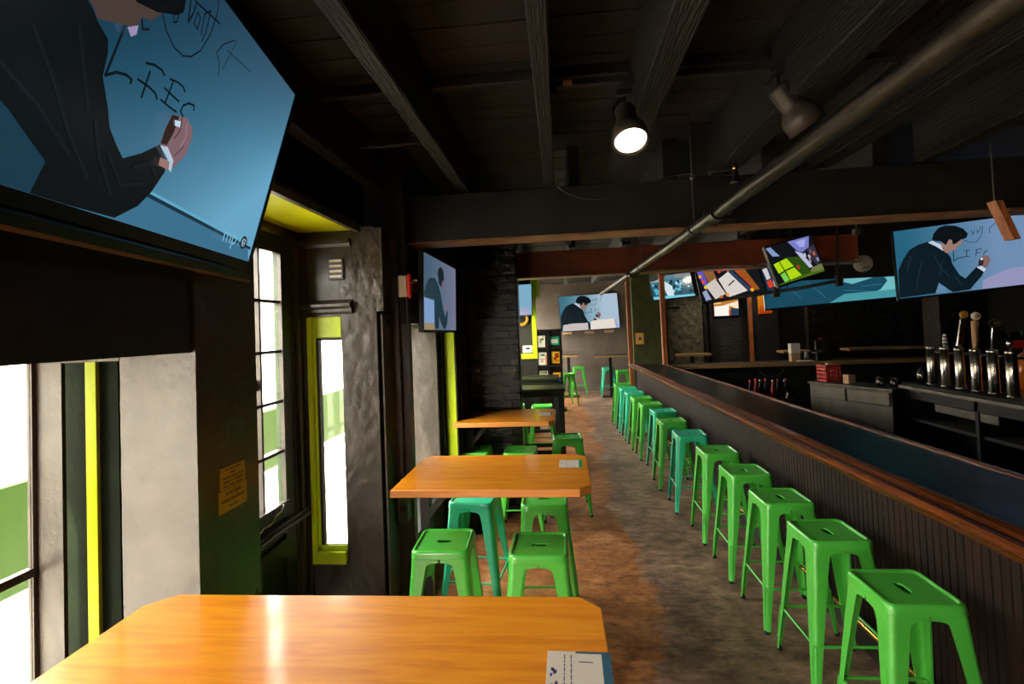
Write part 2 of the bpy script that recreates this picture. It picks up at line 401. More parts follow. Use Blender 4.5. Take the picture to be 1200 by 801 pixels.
# rough chimney breast with patched plaster
mb = MB(); n = 26
def lumpy(mb, x0, x1, z0, z1, y, amp, nx, nz, seed, depth=.2, mi=0, axis='y', sc=9):
    rnd = random.Random(seed); from mathutils import noise as ns
    vs = []
    for j in range(nz+1):
        for i in range(nx+1):
            a = x0+(x1-x0)*i/nx; z = z0+(z1-z0)*j/nz
            e = min(i, nx-i, 1)
            d = amp*(ns.noise(V((a*sc+seed, z*sc*.8, seed)))+.5*ns.noise(V((a*sc*3, z*sc*2.5, seed*2))))
            vs.append((a, y-d-.0, z) if axis == 'y' else (y+d, a, z))
    fs = [(j*(nx+1)+i, j*(nx+1)+i+1, (j+1)*(nx+1)+i+1, (j+1)*(nx+1)+i) for j in range(nz) for i in range(nx)]
    mb.add(vs, fs, mi, smooth=True)
    if axis == 'y': mb.box(x0, x1, y+amp*.6, y+depth, z0, z1, mi)
    return mb
struct('pillar_plaster', lumpy(MB(), 2.75, 3.62, 0, 3.15, 13.0, .03, 22, 60, 3, .45), 'rough_plaster')
mb = MB(); mb.box(3.64, 3.72, 12.95, 13.4, 0, 3.15); mb.box(3.78, 3.86, 12.95, 13.4, 0, 3.15); mb.box(3.72, 3.78, 13.1, 13.4, 0, 3.15)
struct('trim_2', mb, 'black_paint')
sbox('trim_3', 4.62, 4.69, 12.6, 12.7, 0, 3.15, 'post_wood')
mb = MB(); mb.box(4.76, 5.25, 12.5, 12.9, 0, 3.15)
struct('pillar_timber', mb, 'black_timber')
sbox('pillar_brick_rear', 6.45, 7.0, 9.1, 9.5, 0, 3.15, 'black_brick')
sbox('wall_bar_dark', 5.5, 9.2, 11.6, 11.75, 0, 3.15, 'black_brick')

# ------------------------------------------------------------------ left side: shop-front bays
mb = MB()
mb.box(-1.45, -1.27, -3.1, 3.18, 2.6, 3.2)                     # bulkhead over the bays
mb.box(-2.05, -1.27, -3.1, 1.6, 1.86, 3.2)                     # deep header above the near bay
mb.box(-1.76, -1.27, 1.6, 3.18, 2.6, 3.2)
mb.box(-2.05, -1.85, -3.1, -2.9, 0, 1.86)
struct('wall_left', mb, 'black_paint')
mb = MB()
mb.extrude([(0, 0), (.03, 0), (.034, .014), (.022, .02), (.03, .034), (.03, .06), (0, .06)], (-1.27, 1.95, 2.55), (-1.27, 3.42, 2.55), (1, 0, 0), (0, 0, 1))
struct('trim_4', mb, 'black_gloss')
# lime soffit over the entrance bay
sbox('ceiling_soffit', -1.74, -1.271, 1.9, 3.06, 2.565, 2.6, 'soffit_lime')
# near pillar, its return wall and the narrow opening beside it
mb = MB()
lumpy(mb, -1.545, -1.26, 0, 2.6, 1.604, .0022, 24, 160, 5, .34, sc=16)
mb.box(-1.545, -1.262, 1.606, 1.95, 0, 2.6)
mb.box(-1.88, -1.545, 1.6, 1.66, 1.84, 2.6)
mb.box(-1.88, -1.768, 1.6, 1.615, 0, 1.84)
mb.box(-1.8, -1.54, 1.6, 1.66, 0, .32)
struct('pillar_near', mb, 'black_gloss')
# green outer boards glimpsed through the narrow opening
sbox('trim_5', -1.98, -1.785, 1.72, 1.73, 0, 2.1, 'outer_green')
sbox('trim_6', -1.785, -1.742, 1.705, 1.73, 0, 2.1, 'lime')
mb = MB(); mb.box(-1.742, -1.695, 1.72, 1.73, 0, 2.1); mb.box(-1.695, -1.657, 1.712, 1.722, 0, 2.1)
struct('trim_7', mb, 'outer_green')
# big near window
w1 = empty('window_1', (-1.875, 0, 0), kind='structure')
mb = MB()
mb.box(-.012, .008, 1.585, 1.6, 0, 1.86); mb.box(-.03, .02, -2.9, -2.8, 0, 1.86); mb.box(-.02, .01, -2.8, 1.6, 1.845, 1.86); mb.box(-.02, .01, -2.8, 1.6, 0, .3)
mb.box(-.012, .012, -2.8, 1.585, 1.1, 1.13); mb.box(-.02, .01, -.03, .03, .3, 1.845)
mb.build('window_frame', 'black_gloss', w1)
MB().box(-.003, .003, -2.8, 1.585, .3, 1.845).build('pane', 'window_glass', w1)
# entrance door with small panes
d1 = empty('door_1', (-1.645, 0, 0), kind='structure')
mb = MB()
gy0, gy1, gz0, gz1 = 2.152, 2.795, .945, 2.399
mb.box(-.045, 0, gy1, 2.90, 0, 2.50); mb.box(-.045, 0, 1.95, gy0, 0, 2.50)
mb.box(-.045, 0, gy0, gy1, gz1, 2.50); mb.box(-.045, 0, gy0, gy1, .85, gz0); mb.box(-.045, 0, gy0, gy1, 0, .14); mb.box(-.045, 0, gy0, gy1, .62, .72)
mb.box(-.035, -.02, gy0, gy1, .14, .86)
mb.build('door_leaf', 'dark_green', d1)['label'] = 'dark green painted door leaf'
mb = MB()
for i in (1, 2): mb.box(-.035, .004, gy0+i*.2143-.009, gy0+i*.2143+.009, gz0, gz1)
for j in range(1, 5): mb.box(-.035, .004, gy0, gy1, gz0+j*.2908-.009, gz0+j*.2908+.009)
mb.box(-.01, .012, gy1-.012, gy1+.004, gz0, gz1); mb.box(-.01, .012, gy0, gy1, gz1-.004, gz1+.014); mb.box(-.01, .022, gy0, gy1+.01, gz0-.016, gz0+.004)
mb.build('glazing_bars', 'black_gloss', d1)
MB().box(-.024, -.02, gy0, gy1, gz0, gz1).build('pane', 'window_glass', d1)
mb = MB(); mb.box(-.03, .05, 1.95, 3.0, .79, .815, bev=.005); mb.box(-.01, .03, 1.95, 3.0, .815, .835)
mb.build('weather_bar', 'black_gloss', d1)
pts = [(.03+.004*sin(t*9), 2.3+.42*t, .86+.05*(2*t-1)**2+.03*t+.008*sin(t*25)) for t in [i/40 for i in range(41)]]
mb = MB()
for p in pts: mb.lathe([(0, -.007), (.006, -.004), (.006, .004), (0, .007)], p, seg=6)
mb.tube(pts, .002, 5); mb.build('chain', 'steel', d1)
mb = MB(); mb.add([(-.017, 2.44, 1.62), (-.017, 2.57, 1.61), (-.017, 2.62, 1.64), (-.017, 2.57, 1.672), (-.017, 2.44, 1.667)], [(0, 1, 2, 3, 4)], 0, lin((214, 150, 20)))
mb.build('sticker', 'printed_paper', d1)['label'] = 'orange pointed sticker on the glass'
# door frame mouldings
mb = MB()
mb.box(-1.70, -1.64, 2.90, 2.935, 0, 2.55); mb.box(-1.69, -1.618, 2.937, 2.962, 0, 2.55); mb.box(-1.71, -1.635, 2.965, 3.0, 0, 2.56); mb.box(-1.69, -1.60, 3.002, 3.02, 0, 2.56)
mb.box(-1.71, -1.625, 1.95, 3.02, 2.50, 2.525); mb.box(-1.71, -1.64, 1.95, 3.02, 2.525, 2.565)
mb.box(-1.72, -1.63, 3.02, 3.12, 0, 2.56)
struct('trim_8', mb, 'black_gloss')
# narrow side window with lime frame, facing the camera
w2 = empty('window_2', (0, 3.05, 0), kind='structure')
mb = MB()
mb.box(-1.622, -1.57, -.045, .04, .47, 2.02, bev=.004); mb.box(-1.59, -1.555, -.02, .04, .5, 2.0); mb.box(-1.575, -1.385, -.018, .04, 1.885, 2.02, bev=.004)
mb.box(-1.575, -1.383, -.045, .04, .47, .55, bev=.006); mb.box(-1.575, -1.385, -.02, .04, .55, .58)
mb.build('window_frame', 'lime', w2)['label'] = 'lime green painted frame'
mb = MB(); mb.box(-1.556, -1.541, -.012, .03, .57, 1.885); mb.box(-1.541, -1.3, -.012, .03, 1.868, 1.885); mb.box(-1.541, -1.3, -.012, .03, .57, .585)
mb.build('window_sash', 'black_metal', w2)
MB().box(-1.541, -1.3, 0, .004, .585, 1.868).build('pane', 'window_glass', w2)
# panel, ledge mouldings and vent over the side window
mb = MB()
mb.box(-1.66, -1.3, 3.03, 3.12, 2.02, 2.6); mb.box(-1.66, -1.3, 3.03, 3.12, 0, .47)
mb.extrude([(0, 0), (-.02, .0), (-.03, .012), (-.03, .03), (-.055, .045), (-.055, .062), (-.035, .07), (0, .09)], (-1.66, 3.03, 2.035), (-1.3, 3.03, 2.035), (0, 1, 0), (0, 0, 1))
mb.extrude([(0, 0), (-.02, .0), (-.03, .02), (-.045, .03), (-.045, .045), (0, .05)], (-1.66, 3.03, 2.46), (-1.3, 3.03, 2.46), (0, 1, 0), (0, 0, 1))
struct('wall_bay_end', mb, 'black_gloss')
t = empty('wall_vent', (-1.4, 3.022, 2.32), label='small louvred vent painted black beside the lumpy post', cat='vent')
MB().box(-.05, .05, -.006, .008, -.07, .07, bev=.003).build('vent_plate', 'vent_grey', t)
mb = MB()
for i in range(4): mb.box(-.04, .04, -.014, -.004, -.055+i*.033, -.04+i*.033)
mb.build('louvre', 'white_plastic', t)['label'] = 'pale edges of the louvres'
# thick lumpy painted post
mb = MB(); lumpy(mb, -1.38, -1.15, 0, 2.585, 3.03, .0045, 26, 200, 11, .22, sc=18)
mb.box(-1.382, -1.38, 3.03, 3.25, 0, 2.585); mb.box(-1.152, -1.148, 3.04, 3.25, 0, 2.585)
lumpy(mb, -1.165, -1.10, 2.04, 2.57, 3.02, .008, 8, 40, 17, .2, sc=22)
mb.box(-1.165, -1.098, 3.03, 3.22, 2.04, 2.57)
mb.box(-1.148, -1.135, 3.0, 3.2, 0, 2.0, bev=.003); mb.box(-1.128, -1.12, 3.04, 3.2, 0, 2.02, bev=.002); mb.box(-1.112, -1.098, 3.0, 3.2, 0, 2.02, bev=.003)
struct('pillar_lumpy', mb, 'black_gloss')
# second bay wall
mb = MB()
mb.box(-1.5, -1.02, 3.2, 4.4, 1.96, 3.2); mb.box(-1.5, -1.1, 3.2, 4.4, 0, .42); mb.box(-1.35, -1.06, 4.56, 6.2, 0, 3.2); mb.box(-1.5, -1.06, 4.4, 4.56, 1.96, 3.2)
mb.box(-1.12, -1.0, 3.18, 3.4, 2.5, 3.2)
struct('wall_left_mid', mb, 'black_matte')
mb = MB(); lumpy(mb, -1.12, -1.055, .95, 2.52, 3.175, .004, 5, 60, 23, .06, sc=12); mb.box(-1.12, -1.056, 3.18, 3.26, 0, 2.52); mb.box(-1.056, -1.003, 3.22, 3.28, 0, 2.52); mb.box(-1.2, -1.12, 3.21, 3.28, 0, 2.52)
mb.box(-1.09, -1.02, 3.13, 3.26, .68, .95, bev=.006)
struct('trim_9', mb, 'black_gloss')
w5 = empty('window_5', (-1.45, 0, 0), kind='structure')
mb = MB(); mb.box(-.03, .02, 3.28, 3.34, .42, 1.96); mb.box(-.03, .02, 4.34, 4.4, .42, 1.96); mb.box(-.03, .02, 3.3, 4.4, .42, .48); mb.box(-.03, .02, 3.3, 4.4, 1.92, 1.96)
mb.build('window_frame', 'black_gloss', w5); MB().box(-.003, .003, 3.34, 4.34, .48, 1.92).build('pane', 'window_glass', w5)
mb = MB(); lumpy(mb, -1.46, -1.135, 0, 1.96, 4.4, .0025, 20, 90, 31, .16, sc=12); mb.box(-1.135, -1.11, 4.38, 4.56, 0, 1.96, bev=.006)
mb.box(-1.46, -1.1, 4.36, 4.4, 1.93, 1.96)
struct('pillar_mid', mb, 'black_gloss')
mb = MB(); mb.box(-1.11, -1.08, 4.44, 4.56, 0, 1.96)
struct('trim_10', mb, 'black_matte')
sbox('trim_11', -1.07, -.975, 4.5, 4.56, .4, 1.96, 'lime', bev=.004)
mb = MB(); mb.box(-.975, -.955, 4.48, 4.6, 0, 2.5, bev=.006); mb.box(-1.06, -.955, 4.66, 4.74, 0, 2.5, bev=.01); mb.box(-1.06, -.955, 4.88, 4.95, 0, 2.5, bev=.015)
struct('trim_12', mb, 'black_paint')
# brick pier
sbox('pillar_brick', -1.05, -.43, 5.15, 5.4, 0, 3.15, 'black_brick', bev=.012)
# window bay between the pier and the partition (mostly hidden)
mb = MB(); mb.box(-1.2, -1.1, 6.2, 9.05, 0, .9); mb.box(-1.2, -1.1, 6.2, 9.05, 2.4, 3.2)
struct('wall_left_far', mb, 'black_paint')
w3 = empty('window_3', (-1.15, 0, 0), kind='structure')
mb = MB()
for yy in (6.22, 7.15, 8.1, 9.0): mb.box(-.03, .03, yy-.03, yy+.03, .9, 2.4)
mb.box(-.03, .03, 6.2, 9.05, .9, .95); mb.box(-.03, .03, 6.2, 9.05, 2.35, 2.4)
mb.build('window_frame', 'lime', w3); MB().box(-.003, .003, 6.2, 9.05, .95, 2.35).build('pane', 'window_glass', w3)
# partition with lime framed recess and beaded dado
mb = MB(); mb.box(-1.3, -.44, 9.05, 9.2, 0, 3.15)
struct('wall_partition', mb, 'black_paint')
mb = MB(); mb.box(-1.1, -.42, 9.0, 9.06, 1.33, 1.42, bev=.006); mb.box(-.5, -.42, 9.0, 9.06, 1.42, 2.8, bev=.006); mb.box(-.42, -.36, 9.02, 9.5, 2.45, 2.8)
struct('trim_13', mb, 'lime')
mb = MB()
x = -1.1
while x < -.44:
    mb.box(x, x+.034, 9.03, 9.06, .1, 1.32, bev=.006); x += .04
mb.box(-1.1, -.43, 9.02, 9.06, 0, .1)
struct('baseboard_partition', mb, 'black_paint')
mb = MB(); mb.box(-1.3, -1.2, 9.2, 10.2, 0, 3.2); mb.box(-1.3, -1.2, 10.2, 14.45, 0, .8); mb.box(-1.3, -1.2, 10.2, 14.45, 2.6, 3.2)
struct('wall_left_end', mb, 'black_paint')
w4 = empty('window_4', (-1.25, 0, 0), kind='structure')
mb = MB()
for yy in (10.23, 11.6, 13.0, 14.4): mb.box(-.03, .03, yy-.03, yy+.03, .8, 2.6)
mb.box(-.03, .03, 10.2, 14.45, .8, .85); mb.box(-.03, .03, 10.2, 14.45, 2.55, 2.6)
mb.build('window_frame', 'black_paint', w4); MB().box(-.003, .003, 10.2, 14.45, .85, 2.55).build('pane', 'window_glass', w4)

# ------------------------------------------------------------------ ceiling timbers
mb = MB()
tn = 20
def timber(x0, x1, y0, y1, z0, z1, m='black_timber'):
    global tn; tn += 1
    o = struct('trim_%d' % tn, MB().box(x0, x1, y0, y1, z0, z1, bev=.006), m); return o
for x0, x1 in ((-1.2, -1.12), (-.645, -.57), (-.062, .004), (.372, .482), (1.0, 1.15), (1.62, 1.74), (2.25, 2.36), (2.9, 3.0), (3.6, 3.7), (4.3, 4.4)):
    timber(x0, x1, -3.1, 3.3, 2.83, 3.15)
for x0, x1 in ((-.6, -.52), (.1, .18), (.75, .85), (1.4, 1.5), (2.1, 2.2)):
    timber(x0, x1, 3.45, 5.9, 2.86, 3.15); timber(x0+.05, x1+.05, 6.1, 12, 2.86, 3.15)
timber(-1.3, 9, 3.3, 3.45, 2.51, 2.83, 'black_paint')
sbox('trim_18', -1.1, 5, 3.28, 3.47, 2.495, 2.51, 'tan_edge')
timber(-1.2, 1.0, 2.3, 2.34, 3.06, 3.12); timber(-1.2, -.6, 2.75, 2.79, 2.98, 3.05)
# rust coloured beam
sbox('trim_19', -.52, 1.02, 5.9, 6.08, 2.505, 2.80, 'rust_beam', bev=.004)
sbox('trim_20', 1.02, 3.4, 5.93, 6.08, 2.53, 2.81, 'rust_beam', bev=.004)
sbox('trim_17', -.52, 3.4, 5.87, 6.1, 2.485, 2.505, 'tan_edge')
# posts near the far end of the bar
sbox('trim_14', 1.395, 1.475, 10.42, 10.5, 0, 3.15, 'post_wood', bev=.006)
mb = MB(); mb.box(1.9, 1.99, 9.5, 9.6, 1.10, 3.15, bev=.006)
struct('trim_15', mb, 'post_wood')

# ------------------------------------------------------------------ outside
g = sbox('ground_street', -40, -1.62, -20, 40, -.2, -.12, 'street')
t = empty('planter_fence', (-3.15, 1.0, -.12), label='green panelled fence with pale rails out on the street side', cat='fence')
mb = MB()
for i in range(6): mb.box(-.02, .02, -.6+i*1.7, .98+i*1.7, .62, 1.25, bev=.01)
mb.build('fence_panel', 'fence_green', t)
for i in range(7): MB().box(-.04, .04, -.7+i*1.7, -.62+i*1.7, 0, 1.3).build('fence_post', 'fence_green', t)
MB().box(-.05, .05, -.8, 9.8, .5, .58).box(-.06, .06, -.8, 9.8, .0, .12).build('fence_rail', 'white_plastic', t)
t = empty('building', (-13, 8, -.12), label='pale overexposed building across the street', cat='building')
MB().box(-3, 0, -24, 24, 0, 4.2).build('wall', 'facade', t)
for i in range(10): MB().box(-.05, .03, -22+i*4.6, -20.5+i*4.6, 1.2, 2.8).build('window', 'grey_panel', t)
mb = MB(); mb.box(-3.2, .2, -24.2, 24.2, 4.2, 4.4); mb.build('parapet', 'facade', t)

# ------------------------------------------------------------------ stools
def stool_proto(color, loc, label):
    root = empty('bar_stool', loc, 0, label, 'stool', 'metal bar stools')
    # seat: loops from slot outward
    mb = MB(); K = 64
    def stad(a, b, n=K):      # stadium with half length a, radius b
        out = []
        for k in range(n):
            t = 2*pi*k/n; c, s_ = cos(t), sin(t)
            out.append(((a-b)*(1 if c > 0 else -1)*min(1, abs(c)*3)+b*c, b*s_))
        return out
    def rsq(hw, r, n=K):
        out = []
        for k in range(n):
            t = 2*pi*k/n; c, s_ = cos(t), sin(t); m = max(abs(c), abs(s_)); x, y = hw*c/m, hw*s_/m
            q = hw-r
            if abs(x) > q and abs(y) > q:
                # ray meets the corner arc centred at (q, q)
                bq = q*(abs(c)+abs(s_)); cc = 2*q*q-r*r; d = bq+sqrt(max(0, bq*bq-cc)); x, y = d*c, d*s_
            out.append((x, y))
        return out
    def sect(loops, smooth):
        vs = []
        for lp, z in loops: vs += [(a, b, z) for a, b in lp]
        mb.add(vs, [(i*K+k, i*K+(k+1) % K, (i+1)*K+(k+1) % K, (i+1)*K+k) for i in range(len(loops)-1) for k in range(K)], 0, smooth=smooth)
    A_, B_ = stad(.040, .0155), rsq(.127, .022)
    sect([(A_, .743), (A_, .7485)], True)
    sect([(A_, .7485), (stad(.043, .0185), .7505)], True)
    sect([(stad(.043, .0185), .7505), (rsq(.08, .04), .7505), (B_, .7505)], False)
    sect([(B_, .7505), (rsq(.1285, .023), .7475), (rsq(.1305, .024), .7485), (rsq(.133, .026), .7580), (rsq(.1365, .028), .7605), (rsq(.142, .03), .7600), (rsq(.147, .031), .7570), (rsq(.1505, .032), .7510), (rsq(.1515, .032), .742)], True)
    sect([(rsq(.1515, .032), .742), (rsq(.1535, .032), .7200)], True)
    sect([(rsq(.1535, .032), .7200), (rsq(.1525, .032), .7180), (rsq(.146, .03), .7180)], False)
    mb.build('seat', color, root)
    # legs: folded sheet corners flaring into the skirt
    zs = [(.729, .148, .146), (.7005, .1505, .148), (.6985, .1507, .116), (.695, .151, .099), (.690, .1513, .089), (.682, .152, .083), (.66, .1535, .079), (.62, .157, .075), (.55, .164, .069), (.40, .178, .058), (.25, .191, .046), (.12, .203, .037), (.02, .212, .031)]
    def sec(c, w, z, off=0., r=None):
        r = r or min(.027, w*.7); c = c-off; out = []
        for a in (w, w*.97, r*1.08, r*1.01): out.append((c-a+off, c))
        for k in range(1, 7):
            an = pi/2-k*(pi/2)/7; rr = max(r-off, .004)
            out.append((c-rr+rr*cos(an), c-rr+rr*sin(an)))
        for a in (r*1.01, r*1.08, w*.97, w): out.append((c, c-a+off))
        return [(x, y, z) for x, y in out]
    outer = [sec(c, w, z) for z, c, w in zs]; inner = [sec(c, w, z, .006) for z, c, w in zs]
    n = len(outer[0])
    for q in range(4):
        ca, sa = cos(q*pi/2), sin(q*pi/2)
        R = lambda p: (p[0]*ca-p[1]*sa, p[0]*sa+p[1]*ca, p[2])
        vs = [R(p) for s_ in outer for p in s_]+[R(p) for s_ in inner for p in s_]
        o2 = len(outer)*n; fs = []
        for i in range(len(outer)-1):
            for k in range(n-1):
                a = i*n+k; fs.append((a, a+n, a+n+1, a+1)); fs.append((o2+a, o2+a+1, o2+a+n+1, o2+a+n))
            for k in (0, n-1):
                a = i*n+k; fs.append((a, o2+a, o2+a+n, a+n))
        lb = MB().add(vs, fs, 0, smooth=True)
        # pressed groove on the lower leg
        gp = []
        d45 = V(R((1, 1, 0))).normalized(); side = V((-d45.y, d45.x, 0))
        def cpt(z):
            c = .212+(.151-.212)*(z-.02)/.68; rr = .026; return d45*((c-rr*(1-.7071)*1.0)*1.41421-rr*.0+.0015)
        for k in range(20):
            t = 2*pi*k/20; zc = .17+.085*(1 if sin(t) > 0 else -1)*min(1, abs(sin(t))*2.2)+.009*sin(t)
            w_ = .0085*cos(t) if abs(sin(t)) < .8 else .0085*cos(t)
            p = cpt(zc)+side*w_; gp.append((p.x, p.y, zc))
        lb.tube(gp, .0026, 6, close=True)
        leg = lb.build('leg', color, root)
        fx = R((.198, .198, 0)); MB().box(fx[0]-.013, fx[0]+.013, fx[1]-.013, fx[1]+.013, 0, .024, bev=.005).build('foot_cap', 'rubber', leg)
        # footrest bar on each side
        c = .185; z = .255
        p0 = R((-c, c-.006, z)); p1 = R((c, c-.006, z))
        hb = MB().tube([p0, p1], .0075, 8); hb.build('footrest', color, root)
    cb = MB()
    cb.tube([(-.135, -.135, .672), (.135, .135, .672)], .006, 6)
    cb.tube([(.135, -.135, .661), (-.135, .135, .661)], .006, 6)
    cb.box(-.07, .07, -.1, .1, .722, .726)  # plate added below the seat so the slot looks dark
    cb.build('cross_brace', color, root)
    return root
stools = [
 # x, y, rot, teal, label
 (1.381, 2.246, 90, 0, 'green metal stool at the bar, nearest to the camera'),
 (1.373, 2.822, 91, 0, 'green metal bar stool, second from the near end of the bar row'),
 (1.361, 3.360, 90, 0, 'green metal bar stool, third from the near end of the bar row'),
 (1.350, 3.948, 90, 0, 'green metal bar stool, fourth from the near end of the bar row'),
 (1.338, 4.568, 90, 0, 'green metal bar stool just before the nearest teal stool at the bar'),
 (1.276, 5.262, 88, 1, 'teal metal stool nearest to the camera in the row at the bar'),
 (1.250, 5.968, 90, 0, 'green metal bar stool between the two nearest teal stools of the row'),
 (1.292, 6.623, 92, 1, 'second teal metal stool from the near end of the bar row'),
 (1.233, 7.233, 90, 0, 'green metal bar stool just beyond the second teal one'),
 (1.205, 7.810, 90, 0, 'green metal bar stool, fourth from the far end of the bar row'),
 (1.187, 8.453, 90, 1, 'teal metal bar stool, third from the far end of the bar row'),
 (1.161, 9.027, 90, 1, 'teal metal bar stool, second from the far end of the bar row'),
 (1.139, 9.655, 90, 0, 'green metal bar stool at the far end of the bar row'),
 (1.220, 13.387, 0, 1, 'teal metal stool standing by the far grey wall'),
 (1.480, 12.400, 0, 0, 'green metal stool by the far grey wall, right of the teal one'),
 (.470, 13.825, 0, 0, 'green metal stool against the far grey wall, left of the teal one'),
 (-.678, 2.697, 2, 0, 'green metal stool tucked at the second wooden table, near side, window end'),
 (-.156, 2.651, -1, 0, 'green metal stool at the second wooden table, near side, aisle end'),
 (-.628, 3.403, -6, 1, 'teal metal stool under the far side of the second wooden table'),
 (-.151, 3.358, 1, 0, 'green metal stool under the far side of the second table, beside the teal one'),
 (-.860, 4.706, 0, 0, 'green metal stool at the third wooden table, wall end'),
 (-.416, 4.674, 0, 0, 'green metal stool at the third wooden table, middle of its near side'),
 (.029, 5.200, 3, 0, 'green metal stool out in the aisle beside the third wooden table'),
 (-.307, 7.250, 0, 0, 'green metal stool under the near black high table'),
 (-.720, 7.350, 0, 0, 'green metal stool half hidden by the brick pier at the black high tables'),
 (.120, 12.000, 20, 0, 'green metal stool mostly hidden behind the black leaflet rack'),
]
protos = [None, None]
for x, y, r, tl, lab in stools:
    if protos[tl] is None:
        protos[tl] = stool_proto(['stool_green', 'stool_teal'][tl], (0, 0, 0), lab); o = protos[tl]
    else: o = copy_tree(protos[tl]); o['label'] = lab
    o.location = (x, y, 0); o.rotation_euler = (0, 0, radians(r))

# ------------------------------------------------------------------ wooden tables
def wood_table(x0, x1, y0, y1, cr, cl, label, rz=0., leg=True):
    root = empty('wooden_table', (x0, y0, 0), rz, label, 'table', 'wooden tables along the window wall')
    W, D = x1-x0, y1-y0; z0, z1 = 1.028, 1.07; b = .004
    def poly(i): return [(cl*0+i, i), (W-cr-i*.4, i), (W-i, cr+i*.4), (W-i, D-cr-i*.4), (W-cr-i*.4, D-i), (cl+i*.4, D-i), (i, D-cl-i*.4)]
    mb = MB(); n = 7
    L = [(poly(b), z0), (poly(0), z0+b), (poly(0), z1-b), (poly(b), z1)]
    vs = [(x, y, z) for p, z in L for x, y in p]
    for i in range(3): mb.add(vs, [(i*n+k, i*n+(k+1) % n, (i+1)*n+(k+1) % n, (i+1)*n+k) for k in range(n)], 1)
    mb.add(vs, [tuple(range(3*n, 4*n)), tuple(range(n-1, -1, -1))], 0)
    mb.build('tabletop', ['table_wood', 'ply_edge'], root)
    mb = MB(); mb.box(.07, .13, D*.42, D*.42+.06, 0, z0-.03, bev=.004); mb.box(.03, .2, D*.3, D*.7, 0, .012)
    mb.build('leg', 'black_metal', root)
    mb = MB(); mb.box(.03, W*.8, D*.5-.03, D*.5+.03, z0-.03, z0); mb.build('support_rail', 'black_metal', root)
    mb = MB(); mb.extrude([(-.02, -.02), (.02, -.02), (.02, .02), (-.02, .02)], (.11, D*.45, .82), (.27, D*.45, z0-.02), (0, 1, 0), (-.6, 0, .8))
    mb.build('brace', 'black_metal', root)
    return root
wood_table(-1.345, .094, .86, 1.54, .062, .07, 'wooden table in the foreground, only its far half in view', radians(.6))
wood_table(-.93, .128, 2.565, 3.262, .062, .05, 'second wooden table, in the middle, under the ceiling beam', radians(-.4))
wood_table(-.985, -.075, 4.38, 5.06, .06, .03, 'third wooden table, smallest in view, in front of the brick pier', 0)

# table cards (with a plain block where the code was)
def card(x, y, z, wd, dp, rz, label, teal=True):
    root = empty('menu_card', (x, y, z), rz, label, 'card', 'printed cards on the wooden tables')
    mb = MB(); mb.box(0, wd, -dp, 0, 0, .0012)
    P_ = lambda x0, x1, y0, y1, c, l=1: mb.add([(x0*wd, -y0*dp, .0012+.0004*l), (x1*wd, -y0*dp, .0012+.0004*l), (x1*wd, -y1*dp, .0012+.0004*l), (x0*wd, -y1*dp, .0012+.0004*l)], [(3, 2, 1, 0)], 0, c)
    for i in range(len(mb.c)): mb.c[i] = lin((214, 206, 196))
    P_(0, 1, 0, 1, lin((214, 204, 192)))
    te = lin((20, 84, 110)) if teal else lin((10, 150, 90))
    P_(.45, 1, 0, .035, te, 2); P_(.86, 1, .035, 1, te, 2)
    for cx in (.265, .37):
        rr = random.Random(int(cx*100)); yy = .06
        while yy < .9:
            l = rr.uniform(.03, .09); P_(cx, cx+.018, yy, yy+l, lin((92, 84, 84)), 2); yy += l+.018
    rr = random.Random(4)
    for i in range(9):
        a, b2 = .05+rr.random()*.1, .25+rr.random()*.3; P_(a, a+.035, b2, b2+.05, lin((72, 84, 140)), 2)
    for i, yy in enumerate((.86, .9)): P_(.5, .76-.06*i, yy, yy+.02, lin((40, 100, 140)), 2)
    P_(.5, .72, .17, .185, lin((90, 88, 100)), 2)
    mb.build('printed_face', 'printed_paper', root)
card(-.066, 1.292, 1.0705, .157, .22, radians(-1), 'printed card with a teal edge lying on the foreground table')
card(-.035, 3.105, 1.0705, .135, .16, radians(-2), 'white printed card with a green edge on the second wooden table', False)
card(-.235, 4.83, 1.0705, .13, .16, 0, 'small white card on the third wooden table', True)

# ------------------------------------------------------------------ black high tables and leaflet rack
def high_table(x0, x1, y0, y1, label):
    root = empty('high_table', (x0, y0, 0), 0, label, 'table', 'black high tables beyond the brick pier')
    W, D = x1-x0, y1-y0
    MB().box(0, W, 0, D, 1.03, 1.07, bev=.005).build('tabletop', 'bar_top', root)
    MB().box(.03, W-.03, .03, D-.03, .96, 1.03).build('apron', 'black_metal', root)
    for a in (.02, W-.09):
        for b in (.02, D-.09): MB().box(a, a+.07, b, b+.07, 0, .96, bev=.004).build('leg', 'black_metal', root)
    MB().box(.05, W-.05, D-.07, D-.04, .2, .25).box(.05, W-.05, .04, .07, .2, .25).build('footrest', 'black_metal', root)
high_table(-.72, .035, 6.62, 7.12, 'black high table standing just beyond the brick pier')
high_table(-.8, -.05, 7.98, 8.62, 'black high table behind the first one, near the leaflet rack')

